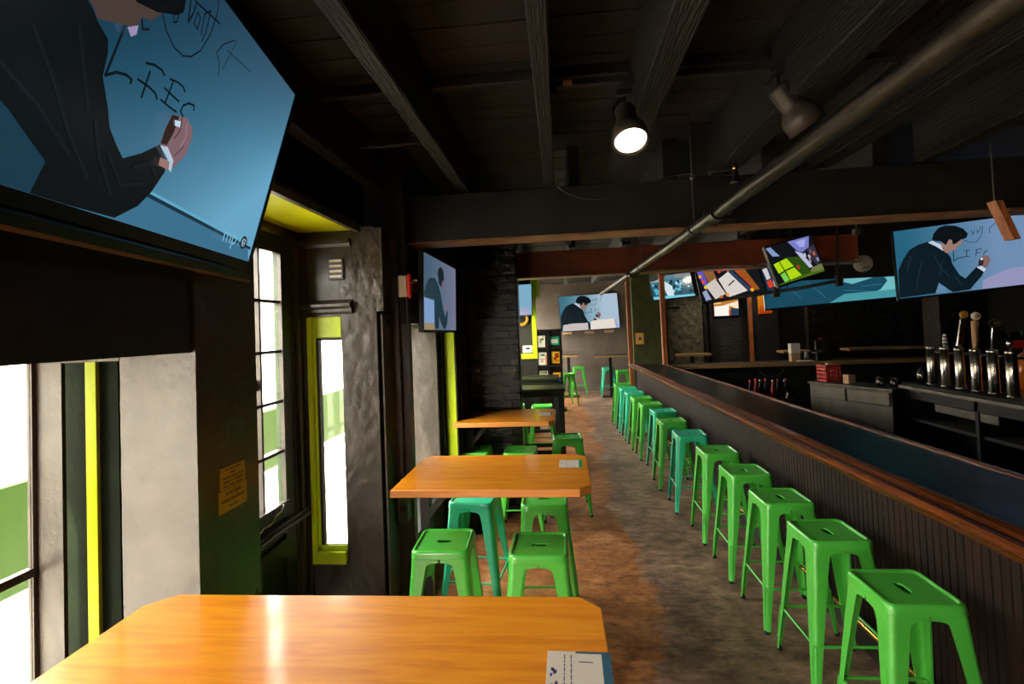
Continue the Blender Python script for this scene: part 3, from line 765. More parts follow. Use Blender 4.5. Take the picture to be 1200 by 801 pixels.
root = empty('leaflet_rack', (-.28, 11.25, 0), radians(0), 'tall black standing rack holding coloured flyers in two columns', 'rack')
mb = MB(); mb.box(-.31, .31, 0, .04, .05, 1.82)
mb.build('back_board', 'black_paint', root)
mb = MB()
for x in (-.31, -.02, .27): mb.box(x, x+.04, -.06, .0, .05, 1.82)
mb.box(-.31, .31, -.06, 0, 1.78, 1.84)
for z in (1.42, 1.02, .62): mb.box(-.3, .3, -.07, 0, z-.03, z)
mb.build('rack_frame', 'black_paint', root)
MB().box(-.33, .36, -.16, .2, 0, .05, bev=.01).build('base', 'black_metal', root)
def flyer(x, z, w, h, base, marks, label):
    o = empty('flyer', (-.28+x, 11.235, z), 0, label, 'flyer', 'flyers in the leaflet rack')
    mb = MB(); mb.box(-w/2, w/2, -.002, .002, 0, h)
    for i in range(len(mb.c)): mb.c[i] = lin(base)
    for (a, b, c, d, col) in marks:
        mb.add([((a-.5)*w, -.0035, b*h), ((c-.5)*w, -.0035, b*h), ((c-.5)*w, -.0035, d*h), ((a-.5)*w, -.0035, d*h)], [(0, 1, 2, 3)], 0, lin(col))
    mb.build('printed_face', 'printed_paper', o)
gr, rd, yl, dk = (80, 130, 60), (150, 30, 20), (240, 190, 40), (90, 80, 80)
flyer(-.155, 1.44, .18, .26, (236, 230, 214), [(.35, .55, .6, .75, gr), (.6, .6, .85, .8, gr), (.3, .4, .55, .5, dk), (.7, .85, .85, .95, rd)], 'white flyer with green drawings, top left in the rack')
flyer(.14, 1.48, .22, .19, (20, 160, 110), [(.15, .2, .85, .7, (230, 225, 215)), (.3, .4, .7, .45, yl)], 'green flyer with a white box, top right in the rack')
flyer(-.14, 1.04, .19, .28, (236, 230, 214), [(.3, .7, .8, .9, (70, 140, 90)), (.2, .45, .8, .5, dk), (.3, .2, .6, .4, (200, 150, 130)), (.85, .0, .98, .8, (220, 110, 60))], 'white flyer with a coloured heading, middle left in the rack')
flyer(.155, 1.07, .19, .26, (226, 190, 20), [(.45, .45, .9, .85, rd), (.3, .3, .6, .5, (120, 20, 20)), (.4, .1, .9, .3, (220, 110, 20)), (.1, .6, .3, .8, (240, 230, 120))], 'yellow flyer with a red figure, middle right in the rack')
flyer(-.125, .62, .19, .28, (236, 230, 214), [(.05, .8, .9, .97, (90, 140, 60)), (.75, .75, .9, .95, rd), (.15, .7, .7, .75, dk)], 'white flyer with a green strip on top, lowest left in the rack')
flyer(.165, .76, .18, .10, (236, 180, 20), [(.1, .3, .8, .6, (220, 90, 20))], 'yellow flyer strip, lowest right in the rack')
flyer(.165, .645, .17, .10, (24, 60, 110), [(.1, .5, .8, .7, (90, 120, 190))], 'dark blue flyer below the yellow strip in the rack')

# ------------------------------------------------------------------ bar counter
SK = -.0225
def bx(y, off=0.): return 1.575+SK*y+off
Y0, Y1 = -2.2, 10.2
bar = empty('bar_counter', (0, 0, 0), 0, 'long bar counter with dark glossy top and moulded wooden arm rail', 'bar counter')
mb = MB()
poly = [(bx(Y0, .1), Y0), (bx(Y0, .73), Y0), (bx(Y1, .63), Y1), (bx(Y1, .1), Y1)]
mb.prism(poly, 1.035, 1.07); mb.build('countertop', 'bar_top', bar)
prof = [(.0, .0), (-.012, .012), (-.012, .03), (-.002, .042), (.018, .044), (.032, .034), (.046, .034), (.062, .052), (.085, .060), (.108, .055), (.122, .036), (.122, -.03), (.05, -.045), (.02, -.03)]
mb = MB(); mb.extrude(prof, (bx(Y0), Y0, 1.045), (bx(Y1), Y1, 1.045), (1, 0, 0), (0, 0, 1)); mb.build('arm_rail', 'oiled_wood', bar)
mb = MB(); mb.extrude([(0, 0), (.03, 0), (.034, .012), (.028, .045), (.006, .045), (0, .035)], (bx(Y0, .72), Y0, 1.04), (bx(Y1, .62), Y1, 1.04), (1, 0, 0), (0, 0, 1)); mb.build('back_edge', 'oiled_wood', bar)
# beaded front
mb = MB(); y = Y0; pr = []
while y < Y1:
    pr += [(y, .0), (y+.034, .0), (y+.036, .007), (y+.041, .007)]; y += .043
vs = []
for (yy, d) in pr: vs += [(bx(yy, .15+d), yy, .1), (bx(yy, .15+d), yy, 1.03)]
fs = [(2*i, 2*i+1, 2*i+3, 2*i+2) for i in range(len(pr)-1)]
mb.add(vs, fs); mb.prism([(bx(Y0, .16), Y0), (bx(Y0, .2), Y0), (bx(Y1, .2), Y1), (bx(Y1, .16), Y1)], .1, 1.03)
mb.build('front_panel', 'bead_wood', bar)
mb = MB(); mb.prism([(bx(Y0, .13), Y0), (bx(Y0, .2), Y0), (bx(Y1, .2), Y1), (bx(Y1, .13), Y1)], 0, .12); mb.build('kickboard', 'black_paint', bar)
mb = MB(); mb.prism([(bx(Y0, .55), Y0), (bx(Y0, .58), Y0), (bx(Y1, .5), Y1), (bx(Y1, .47), Y1)], 0, 1.03); mb.build('rear_panel', 'black_matte', bar)
mb = MB(); mb.prism([(bx(Y1, .14), Y1-.03), (bx(Y1, .6), Y1-.03), (bx(Y1, .6), Y1), (bx(Y1, .14), Y1)], 0, 1.03); mb.build('end_panel', 'black_paint', bar)
mb = MB(); mb.tube([(bx(Y0, .055), Y0, .22), (bx(Y1, .055), Y1, .22)], .018, 12); mb.build('foot_rail', 'brass', bar)
for yb in [-1, .6, 2.2, 3.8, 5.4, 7, 8.6, 10]:
    mb = MB(); mb.tube([(bx(yb, .15), yb, .16), (bx(yb, .10), yb, .17), (bx(yb, .055), yb, .2)], .009, 8); mb.lathe([(.0, 0), (.024, 0), (.024, .01), (0, .012)], (bx(yb, .15), yb, .16), (-1, 0, 0)); mb.build('rail_bracket', 'brass', bar)
# far return of the counter
ret = empty('bar_counter', (0, 0, 0), 0, 'far return of the bar counter running behind the wooden posts', 'bar counter')
mb = MB(); mb.box(1.98, 7.4, 9.75, 10.3, 1.0, 1.05, bev=.006); mb.build('countertop', 'bar_top', ret)
mb = MB(); mb.box(1.98, 7.4, 9.7, 9.745, .985, 1.06, bev=.006); mb.build('front_edge', 'wood_slab', ret)
mb = MB(); mb.box(2.1, 7.3, 9.9, 10.2, 0, .985); mb.build('body', 'black_matte', ret)

# ------------------------------------------------------------------ back bar island with taps
isl = empty('back_bar_counter', (3.8, 1.0, 0), 0, 'black back bar counter with steel drip ledge carrying the beer taps', 'counter')
mb = MB(); mb.box(0, .9, 0, 5.0, 1.08, 1.12, bev=.004); mb.build('worktop', 'bar_top', isl)
mb = MB(); mb.extrude([(0, 0), (0, .03), (.03, .034), (.05, .02), (.05, 0)], (-.04, 0, 1.06), (-.04, 4.98, 1.06), (1, 0, 0), (0, 0, 1)); mb.build('drip_ledge', 'steel_dull', isl)
mb = MB()
mb.box(.02, .05, 0, 5.0, 0, .25); mb.box(.02, .05, 0, 5.0, .95, 1.08); mb.box(.5, .54, 0, 5, 0, 1.08)
for yy in (0, 1.2, 2.4, 3.1, 4.0, 4.96): mb.box(.02, .5, yy, yy+.04, 0, 1.08)
mb.box(.05, .5, 0, 5, .70, .73)
mb.build('body', 'black_matte', isl)
tag(MB().box(0, .02, 0, .75, 0, .085, bev=.006).build('steel_tray', 'steel_dull', loc=(3.83, 4.8, .86)), 'shallow steel tray fixed under the tap counter', 'tray')
sp_ = empty('steel_caddy', (3.87, 4.30, .731), 0, 'small pale steel caddy on the shelf under the taps', 'caddy')
MB().box(0, .16, 0, .3, 0, .03, bev=.005).box(.02, .12, .18, .28, .03, .12, bev=.02).build('body', 'steel_dull', sp_)
MB().box(.0, .12, .0, .12, .03, .11, bev=.01).build('lid', 'steel', sp_)
# angled cooler cabinet to the left of the taps
cab = empty('cooler_cabinet', (3.2, 6.8, 0), atan2(5.9-6.8, 3.64-3.2), 'low grey steel cooler cabinet left of the beer taps', 'cabinet')
Lc = sqrt(.44**2+.9**2)
MB().box(0, Lc, 0, .35, .1, 1.03, bev=.008).build('body', 'steel_dull', cab)
MB().box(-.02, Lc+.02, -.02, .37, 1.03, 1.055, bev=.006).build('worktop', 'steel_dull', cab)
for i in range(2): MB().box(.02+i*Lc/2, Lc/2-.02+i*Lc/2, -.018, 0, .86, 1.01, bev=.005).build('door', 'steel_dull', cab)
# crate and carton on it
def onc(a, b): 
    r = cab.rotation_euler.z; return (3.2+a*cos(r)-b*sin(r), 6.8+a*sin(r)+b*cos(r), 1.0555)
cr = empty('bottle_crate', onc(.12, .2), .2, 'red plastic crate on the left end of the cooler cabinet', 'crate')
mb = MB(); w, d, h = .2, .16, .2
for z in (0, .05, .10, .15, .19): mb.box(-w/2, w/2, -d/2, -d/2+.008, z, z+.02); mb.box(-w/2, w/2, d/2-.008, d/2, z, z+.02); mb.box(-w/2, -w/2+.008, -d/2, d/2, z, z+.02); mb.box(w/2-.008, w/2, -d/2, d/2, z, z+.02)
for i in range(6):
    x = -w/2+i*w/5-.006; mb.box(x, x+.012, -d/2, -d/2+.008, 0, .21); mb.box(x, x+.012, d/2-.008, d/2, 0, .21)
for i in range(5):
    y = -d/2+i*d/4-.006; mb.box(-w/2, -w/2+.008, y, y+.012, 0, .21); mb.box(w/2-.008, w/2, y, y+.012, 0, .21)
mb.box(-w/2, w/2, -d/2, d/2, 0, .01); mb.build('basket', 'crate_red', cr)
MB().box(-.03, .03, -.02, .02, .205, .23, bev=.005).build('handle', 'white_plastic', cr)
cb_ = empty('carton', onc(.42, .15), .3, 'small cardboard carton right of the red crate', 'box')
MB().box(-.05, .05, -.04, .04, 0, .1).build('box_body', 'card_board', cb_); MB().box(-.052, .052, -.042, .042, .085, .105).build('flap', 'card_board', cb_)
for i, a in enumerate((.80, .92)):
    o = empty('glass_tumbler', onc(a, .12+.05*i), 0, ['upturned glass tumbler on the cooler cabinet, nearer the carton', 'upturned glass tumbler on the cooler cabinet, nearer the taps'][i], 'glass', 'glasses left of the taps')
    MB().lathe([(.038, 0), (.036, .06), (.03, .105), (.0, .11), (0, .104), (.027, .1), (.033, .06), (.034, 0), (.038, 0)]).build('bowl', 'clear_glass', o)
o = empty('cocktail_shaker', (3.92, 5.86, 1.12), 0, 'short steel shaker at the left end of the tap counter', 'shaker')
MB().lathe([(0, 0), (.03, 0), (.036, .09), (.034, .11), (.0, .112)]).build('cup', 'steel', o)
MB().lathe([(.034, .11), (.028, .13), (.016, .145), (.016, .165), (0, .168)]).build('cap', 'steel', o)

tY = [5.73-.19*i for i in range(6)]
handles = ['blue', 'frame', 'wood', 'ring', 'leaf', 'dark']
tlab = ['beer tap with a short blue and white handle, first of the row', 'beer tap with a black and silver framed handle topped by an orange disc',
        'beer tap with a wooden lettered handle topped by a round badge', 'beer tap with a slim rod handle ending in an oval ring',
        'beer tap with a dark leaf shaped handle on a chrome knob', 'beer tap with a round dark handle at the right edge']
for i, yy in enumerate(tY):
    r = empty('beer_tap', (3.95, yy, 1.12), 0, tlab[i], 'beer tap', 'beer taps on the back bar')
    MB().lathe([(0, 0), (.05, 0), (.05, .008), (.041, .014), (.041, .375), (.043, .378), (.043, .398), (.038, .405), (0, .407)], seg=28).build('tower', 'steel', r)
    f = MB(); f.tube([(.02, -.02, .34), (.09, -.06, .34)], .012, 10); f.lathe([(0, -.03), (.017, -.028), (.017, .03), (.01, .045), (0, .045)], (.10, -.066, .345), seg=14)
    f.tube([(.10, -.066, .32), (.107, -.075, .28), (.112, -.08, .24)], [.011, .009, .008], 10)
    f.build('faucet', 'chrome', r)
    hx, hy, hz = .10, -.066, .39
    k = handles[i]; hm = MB()
    if k == 'blue':
        hm.lathe([(0, 0), (.012, 0), (.017, .02), (.02, .06), (.019, .12), (.012, .14), (0, .145)], (hx, hy, hz)); h = hm.build('handle', 'white_plastic', r)
        b = MB()
        for z in (.03, .07, .105): b.lathe([(.0208, z), (.0208, z+.02)], (hx, hy, hz))
        b.build('band', 'stool_teal' if 0 else 'vent_grey', h)
    elif k == 'frame':
        A = V((hx, hy, hz)); hm.extrude([(-.026, -.01), (.026, -.01), (.026, .01), (-.026, .01)], A+V((0, 0, .03)), A+V((.045, -.01, .30)), (1, 0, 0), (0, 1, 0)); hm.lathe([(.012, 0), (.018, .03)], A)
        h = hm.build('handle', 'steel', r)
        b = MB()
        for q0, q1 in ((.05, .1), (.12, .19), (.205, .285)):
            c0 = A+V((.045*(q0-.03)/.27, -.0115, q0)); c1 = A+V((.045*(q1-.03)/.27, -.0115-.008, q1)); b.quad(c0-V((.018, 0, 0)), c0+V((.018, 0, 0)), c1+V((.018, 0, 0)), c1-V((.018, 0, 0)))
        b.build('dark_panel', 'plastic_black', h)
        b = MB(); b.lathe([(0, -.01), (.036, -.01), (.038, 0), (.036, .01), (0, .01)], A+V((.05, -.012, .345)), (0, 1, 0)); b.build('badge', 'yellow_ring', h)['label'] = 'round orange badge'
    elif k == 'wood':
        A = V((hx, hy, hz))
        lp = [(.016, 0), (.022, .04), (.026, .15), (.031, .27), (.022, .28)]
        hm.lathe([(0, 0)]+lp+[(0, .282)], A, (.03, -.02, 1), seg=16); h = hm.build('handle', 'handle_wood', r)
        b = MB(); ax_ = V((.03, -.02, 1)).normalized(); text_on(b, 'SeQuoia', .036, A+ax_*.17+V((-.001, -.029, 0)), -ax_, (1, 0, 0), (0, -1, 0)); text_on(b, 'de', .03, A+ax_*.07+V((-.001, -.026, 0)), -ax_, (1, 0, 0), (0, -1, 0))
        b.build('lettering', 'plastic_black', h)
        b = MB(); b.lathe([(0, -.014), (.037, -.014), (.041, 0), (.037, .014), (0, .014)], A+V((.01, -.02, .325)), (0, 1, 0)); bd = b.build('badge', 'white_plastic', h)
        b = MB(); c = A+V((.01, -.037, .325)); b.add([c+V((-.025, 0, -.012)), c+V((.004, 0, -.016)), c+V((.006, 0, .014)), c+V((-.02, 0, .012))], [(0, 1, 2, 3)], 0, lin((230, 150, 10)))
        b.add([c+V((.008, 0, -.018)), c+V((.02, 0, -.01)), c+V((.022, 0, .012)), c+V((.008, 0, .018))], [(0, 1, 2, 3)], 0, lin((40, 70, 150))); b.build('badge_print', 'printed_paper', h)
    elif k == 'ring':
        A = V((hx, hy, hz)); hm.tube([A, A+V((0, 0, .03)), A+V((.01, -.01, .21))], [.016, .007, .006], 10); h = hm.build('handle', 'chrome', r)
        b = MB(); c = A+V((.03, -.012, .255)); b.tube([c+V((.05*cos(t), 0, .033*sin(t))) for t in [2*pi*q/24 for q in range(24)]], .006, 8, close=True); b.build('ring', 'steel_dull', h)
        b = MB(); b.add([c+V((-.015, -.006, -.006)), c+V((.04, -.006, -.003)), c+V((.04, -.006, .004)), c+V((-.01, -.006, .008))], [(0, 1, 2, 3)]); b.build('emblem', 'yellow_ring', h)
        b = MB(); b.add([c+V((.047*cos(t), 0, .031*sin(t))) for t in [2*pi*q/20 for q in range(20)]], [tuple(range(20))]); b.build('disc', 'plastic_black', h)
    elif k == 'leaf':
        A = V((hx, hy, hz)); hm.lathe([(.012, 0), (.012, .04), (.024, .06), (.026, .08), (.014, .1), (0, .102)], A); h = hm.build('handle', 'chrome', r)
        b = MB()
        for s_ in (-1, 1):
            b.add([A+V((0, 0, .1)), A+V((s_*.04, -.005, .115)), A+V((s_*.09, 0, .15)), A+V((s_*.07, 0, .18)), A+V((s_*.02, .005, .17))], [(0, 1, 2, 3, 4)])
            b.add([A+V((0, .01, .1)), A+V((s_*.04, .01, .115)), A+V((s_*.09, .008, .15)), A+V((s_*.07, .01, .18)), A+V((s_*.02, .014, .17))], [(4, 3, 2, 1, 0)])
        b.build('leaf_plate', 'black_metal', h)
    else:
        A = V((hx, hy, hz)); hm.tube([A, A+V((0, 0, .1))], .01, 10); h = hm.build('handle', 'black_metal', r)
        b = MB(); b.lathe([(0, -.01), (.06, -.01), (.066, 0), (.06, .01), (0, .01)], A+V((0, 0, .16)), (0, 1, 0)); b.build('disc', 'plastic_black', h)
# amber lantern behind the taps, bottle with a red pourer
o = empty('amber_jar', (4.42, 5.15, 1.12), 0, 'glowing amber glass jar behind the beer taps', 'jar')
MB().lathe([(0, 0), (.08, 0), (.115, .1), (.12, .2), (.09, .32), (.05, .36), (0, .36)], seg=20).build('jar_body', 'amber', o)
b = MB()
for i in range(3):
    for j in range(4): b.box(-.07+i*.045, -.035+i*.045, -.126, -.121, .1+j*.045, .13+j*.045)
b.build('glow_window', 'lamp_glow_amber', o)
MB().box(-.17, .1, -.02, .04, .40, .47, bev=.01).box(-.03, .03, -.015, .03, .35, .41).build('lid', 'crate_red', o)
o = empty('bottle', (4.3, 4.95, 1.12), 0, 'dark bottle with a red pourer standing behind the taps', 'bottle')
MB().lathe([(0, 0), (.04, 0), (.04, .22), (.036, .25), (.014, .31), (.014, .38), (0, .38)]).build('bottle_body', 'plastic_black', o)
MB().lathe([(.013, .38), (.016, .40), (.017, .44), (.01, .46), (0, .46)]).build('pourer', 'red_plastic', o)

# things on the far return: till, paper box, jug, funnel rack, lamp
o = empty('register', (4.95, 10.0, 1.05), 0, 'dark till with a red light on the far return counter', 'till')
MB().box(-.14, .14, -.1, .12, 0, .16, bev=.02).build('base', 'black_metal', o); MB().box(-.12, .1, -.04, 0, .2, .38, bev=.01).box(-.02, .02, -.02, .02, .15, .22).build('screen', 'steel_dull', o)
MB().box(-.03, .01, -.03, .0, .40, .43).build('indicator', 'red_plastic', o)
o = empty('napkin_box', (4.45, 9.98, 1.05), 0, 'white and tan paper box on the far return counter', 'box')
MB().box(-.08, .08, -.06, .06, .0, .16).build('box_body', 'card_board', o); MB().box(-.082, .082, -.062, .062, .16, .34).build('sleeve', 'white_plastic', o)
o = empty('steel_jug', (4.74, 10.08, 1.05), 0, 'steel jug beside the till on the far return counter', 'jug')
MB().lathe([(0, 0), (.06, 0), (.07, .06), (.055, .16), (.06, .18), (.056, .18), (.05, .16), (0, .16)]).build('jug_body', 'steel_dull', o)
MB().tube([(.06, 0, .15), (.1, 0, .14), (.1, 0, .06), (.065, 0, .04)], .007, 8).build('handle', 'steel_dull', o)
o = empty('order_pad', (4.58, 9.86, 1.05), .0, 'white order pad lying on the far return counter', 'pad')
MB().box(-.13, .13, -.08, .08, 0, .02).build('sheets', 'white_plastic', o); MB().box(-.05, .05, .05, .08, .02, .03).build('clip', 'steel', o)
# hanging ring below the return
mb = MB(); mb.tube([(3.95+.22*cos(t), 9.82, .95+.16*sin(t)) for t in [pi*1.05+pi*.95*q/20 for q in range(21)]], .012, 8); 
o = mb.build('steel_hoop', 'steel_dull'); tag(o, 'half hoop of steel hanging below the far return counter', 'hoop')
for i, (x, y, l) in enumerate(((3.25, 11.9, 'added fill lamp in the room beyond the bar, before the rough plaster'), (4.5, 11.9, 'added fill lamp in the room beyond the bar, before the charcoal brick'), (2.2, 9.0, 'added fill lamp over the far end of the bar'))):  # lamps added to brighten the back room, hidden behind beams and screens
    o = empty('added_fill_lamp', (x, y, 3.15), 0, l, 'lamp', 'added fill lamps on the far ceiling')
    MB().lathe([(0, 0), (.09, 0), (.11, -.03), (.11, -.08), (.1, -.085)], seg=24).build('shade', 'black_metal', o)
    MB().lathe([(0, -.07), (.1, -.07)], seg=24).build('diffuser', 'lamp_face', o)
    l_ = bpy.data.lights.new('added_fill_light', 'SPOT'); l_.energy = 55 if i < 2 else 18; l_.color = (1, .84, .64); l_.spot_size = radians(140); l_.spot_blend = .5; l_.shadow_soft_size = .09
    lo = bpy.data.objects.new('added_fill_light', l_); COL.objects.link(lo); lo.parent = o; lo.location = (0, 0, -.1)
# undercounter bottles between
for i in range(9):
    x, y = 2.55+.065*i, 7.15+random.uniform(-.1, .1)
    o = empty('well_bottle', (x, y, .78), 0, 'small dark bottle in the well behind the bar', 'bottle', 'bottles in the well behind the bar')
    MB().lathe([(0, 0), (.032, 0), (.032, .14), (.012, .2), (.012, .25), (0, .25)], seg=12).build('bottle_body', ['black_metal', 'clear_glass', 'crate_red'][i % 3 if i % 4 else 0], o)
    MB().lathe([(.014, .25), (.012, .28), (0, .28)], seg=10).build('pourer', 'steel' if i % 2 else 'red_plastic', o)
MBs = MB().box(2.5, 3.12, 6.95, 7.4, .74, .78).box(2.53, 3.1, 7.0, 7.35, 0, .74)
o = MBs.build('bottle_well', 'black_matte'); tag(o, 'low black bottle well between bar and cooler cabinet', 'shelf')

# slab tables in the room beyond
def slab(x0, x1, y0, y1, z, label, name='slab_table'):
    o = empty(name, ((x0+x1)/2, (y0+y1)/2, 0), 0, label, 'table', 'slab tables in the room beyond the bar')
    a, b = (x1-x0)/2, (y1-y0)/2
    MB().prism([(-a, -b), (a, -b), (a-.0, b), (-a+.05, b)], z-.05, z).build('tabletop', 'wood_slab' if y0 < 12.5 else 'black_paint', o)
    if y0 > 12.5: MB().box(-a, a, -b-.01, -b, z-.05, z).build('edge_strip', 'wood_slab', o)
    MB().box(-.04, .04, -.04, .04, .02, z-.05).box(-.25, .25, -.2, .2, 0, .02).build('pedestal', 'black_metal', o)
slab(6.0, 7.9, 11.0, 11.45, 1.19, 'long pale slab table in front of the dark brick wall')
slab(4.95, 5.55, 11.6, 12.1, 1.14, 'short pale slab table beside the timber pillar')
slab(2.7, 3.5, 12.0, 12.35, 1.12, 'slab table with bright edge before the rough plaster')
slab(.85, 1.72, 12.9, 13.6, 1.10, 'dark high table with wooden edge by the far grey wall')
slab(-.05, .45, 13.2, 13.7, 1.12, 'small high table by the far grey wall behind the rack')

# small wall things
o = empty('framed_notice', (1.93, 12.34, 1.38), 0, 'small framed yellow notice on the olive wall', 'notice')
MB().box(-.1, .1, -.015, .005, 0, .28, bev=.004).build('frame', 'yellow_ring', o)
mb = MB(); mb.quad((-.08, -.017, .02), (.08, -.017, .02), (.08, -.017, .26), (-.08, -.017, .26), col=lin((216, 176, 110)))
mb.quad((-.03, -.018, .1), (.04, -.018, .1), (.04, -.018, .17), (-.03, -.018, .17), col=lin((90, 60, 40))); mb.build('paper', 'printed_paper', o)
o = empty('thermostat', (-.6, 9.03, 1.5), 0, 'white thermostat above the lime ledge', 'thermostat')
MB().box(-.085, .085, -.03, .02, -.06, .07, bev=.006).build('casing', 'white_plastic', o); MB().box(-.03, .04, -.033, -.028, .0, .035).build('display', 'plastic_black', o)
o = empty('round_sign', (-.68, 9.0, 2.06), 0, 'yellow ring shaped sign below the television', 'sign')
mb = MB(); mb.lathe([(.075, 0), (.075, .02), (.13, .02), (.13, 0)], axis=(0, -1, 0), seg=28); mb.build('ring', 'yellow_ring', o)
MB().lathe([(.0, .01), (.075, .01)], axis=(0, -1, 0)).build('centre_disc', 'plastic_black', o)
o = empty('fire_alarm_strobe', (-1.0, 3.17, 2.2), radians(18), 'red and white fire alarm strobe on the wall by the lumpy post', 'alarm')
MB().box(-.045, .012, -.05, .0, -.07, .07, bev=.006).build('backing_box', 'white_plastic', o)
MB().box(.012, .04, -.065, .0, -.08, .08, bev=.01).build('housing', 'red_plastic', o)
MB().box(.04, .085, -.06, -.01, -.045, .045, bev=.02).build('strobe_lens', 'clear_glass', o)
MB().tube([(-.0, -.02, .07), (-.0, -.02, .3)], .009, 8).build('conduit', 'black_metal', o)
# yellow stickers on the side of the near pillar
def sticker(y0, y1, z0, z1, lines, label, big):
    o = empty('warning_sticker', (-1.2585, y0, z0), 0, label, 'sticker', 'yellow stickers on the near pillar')
    mb = MB(); w, h = y1-y0, z1-z0; c = lin((196, 166, 18))
    mb.box(-.001, .001, 0, w, 0, h)
    for i in range(len(mb.c)): mb.c[i] = c
    for i, tx in enumerate(lines):
        # print too small to read: word-length strokes
        zc = h*(1-(i+.7)/(len(lines)+.4)); tot = sum(tx)+.006*(len(tx)-1); yy = w/2-tot/2
        for l in tx:
            q = yy
            while q < yy+l-.003:
                mb.quad((.0016, q, zc-big/2), (.0016, q+.004, zc-big/2), (.0016, q+.0046, zc+big/2), (.0016, q+.0006, zc+big/2), col=lin((50, 34, 14))); q += .0058
            yy += l+.006
    mb.build('printed_face', 'printed_paper', o)
sticker(1.712, 1.855, 1.345, 1.425, [(.02, .022, .035), (.03,), (.05, .03, .03), (.04, .012, .05), (.03, .03, .04)], 'upper yellow sticker with small brown print on the near pillar', .007)
sticker(1.703, 1.865, 1.262, 1.343, [(.018, .02, .036), (.045, .062, .014), (.022, .018)], 'lower yellow sticker with darker print on the near pillar', .010)

# ------------------------------------------------------------------ pipe, track lights, ceiling fittings
px, pz = .83, 2.45
pipe = empty('sprinkler_pipe', (px, 0, pz), 0, 'grey iron pipe running the length of the ceiling', 'pipe')
MB().tube([(0, -3.0, .015), (0, 3.5, .0), (.0, 9.8, .05)], .034, 24).build('pipe_run', 'pipe_iron', pipe)
for yy in (2.62, 5.6):
    mb = MB(); mb.tube([(0, yy-.03, 0), (0, yy+.03, 0)], .044, 20); 
    for a in (.055, -.055): mb.box(a-.014, a+.014, yy-.022, yy+.022, -.012, .012, bev=.003)
    mb.tube([(.055, yy-.03, 0), (.055, yy+.03, 0)], .006, 6); mb.build('coupling', 'pipe_iron', pipe)
for yy in (3.05, 5.0):
    mb = MB(); mb.tube([(.038*cos(t), yy, .038*sin(t)) for t in [2*pi*q/20 for q in range(20)]], .005, 6, close=True)
    mb.tube([(0, yy, .038), (0, yy, .09), (0, yy, .70 if yy < 3.2 else .4)], .005, 8); mb.lathe([(0, 0), (.012, .0), (.012, .02), (0, .02)], (0, yy, .3)); mb.build('hanger', 'steel_dull', pipe)
MB().tube([(0, 2.78, 0), (.14, 2.78, 0)], .026, 14).tube([(.05, 2.78, 0), (.09, 2.78, 0)], .034, 14).build('branch_stub', 'pipe_iron', pipe)
for i, (x, y, z, l) in enumerate(((1.08, 3.05, 2.83, 'small brass sprinkler head under the timbers above the pipe'), (.95, 6.9, 2.75, 'small sprinkler head far along the pipe'))):
    o = empty('fire_sprinkler', (x, y, z), 0, l, 'sprinkler')
    MB().lathe([(.012, 0), (.012, -.04), (.018, -.05), (.018, -.06), (.03, -.11), (.034, -.12), (0, -.12)], seg=16).build('body', 'black_metal', o); MB().lathe([(.014, -.01), (.02, -.02), (.014, -.035)], seg=12).build('collar', 'brass', o)

trk = empty('light_track', (0, 2.2, 2.975), 0, 'black lighting track fixed across the ceiling timbers', 'light track')
mb = MB(); mb.box(.03, 1.75, -.018, .018, -.012, .02, bev=.003); mb.build('rail', 'black_metal', trk)
MB().box(.0, .03, -.024, .024, -.05, .03, bev=.004).build('end_feed', 'black_metal', trk)
mb = MB(); mb.box(.06, .1, -.0215, -.018, -.01, .012); mb.build('rating_tag', 'card_board', trk)
def spot(x, z, axis, label, on):
    root = empty('track_spotlight', (x, 2.2, z), 0, label, 'spotlight', 'spotlights on the ceiling track'); root.scale = (1.15,)*3
    ax_ = V(axis).normalized()
    MB().box(-.03, .03, -.014, .014, -.0, .03, bev=.004).tube([(0, 0, 0), (0, 0, -.05)], .008, 8).build('adapter', 'black_metal', root)
    o = V((0, 0, -.05))
    mb = MB(); mb.lathe([(0, 0), (.036, .0), (.04, .01), (.04, .09), (.044, .10), (.062, .125), (.066, .14), (.066, .185), (.06, .187), (.058, .15), (.0, .14)], o, ax_, seg=32); h = mb.build('lamp_housing', 'lamp_shell', root)
    mb = MB(); mb.lathe([(0, .178), (.03, .179), (.057, .176)], o, ax_, seg=32); mb.build('lamp_face', 'lamp_face' if on else 'black_matte', h)
    mb = MB(); mb.tube([(0, 0, -.0), (-.045, .0, -.04), tuple(o+ax_*.06+V((-.04, 0, 0)))], .0035, 6); mb.build('yoke', 'black_metal', root)
    if on:
        l = bpy.data.lights.new('spot_lamp', 'SPOT'); l.energy = 26; l.color = (1, .86, .68); l.spot_size = radians(100); l.spot_blend = .6; l.shadow_soft_size = .05
        lo = bpy.data.objects.new('spot_lamp', l); COL.objects.link(lo); lo.parent = root; lo.location = o+ax_*.2
        lo.rotation_euler = (-ax_).to_track_quat('Z', 'Y').to_euler()
spot(.325, 2.90, (.02, -.5, -.85), 'lit round spotlight hanging from the ceiling track', True)
spot(.975, 2.945, (.5, .05, -.75), 'unlit brown spotlight tilted towards the pipe', False)
mb = MB(); pts = []
for q in range(25):
    t = q/24; pts.append((.02+1.05*t, 3.1-.02*t, 2.78-.12*sin(pi*min(1, t*1.5)**.8)*(1-t*.4)+.02*t))
mb.tube(pts, .005, 6); tag(mb.build('braided_cable', 'cable'), 'thin braided cable drooping along the dark crossbeam', 'cable')
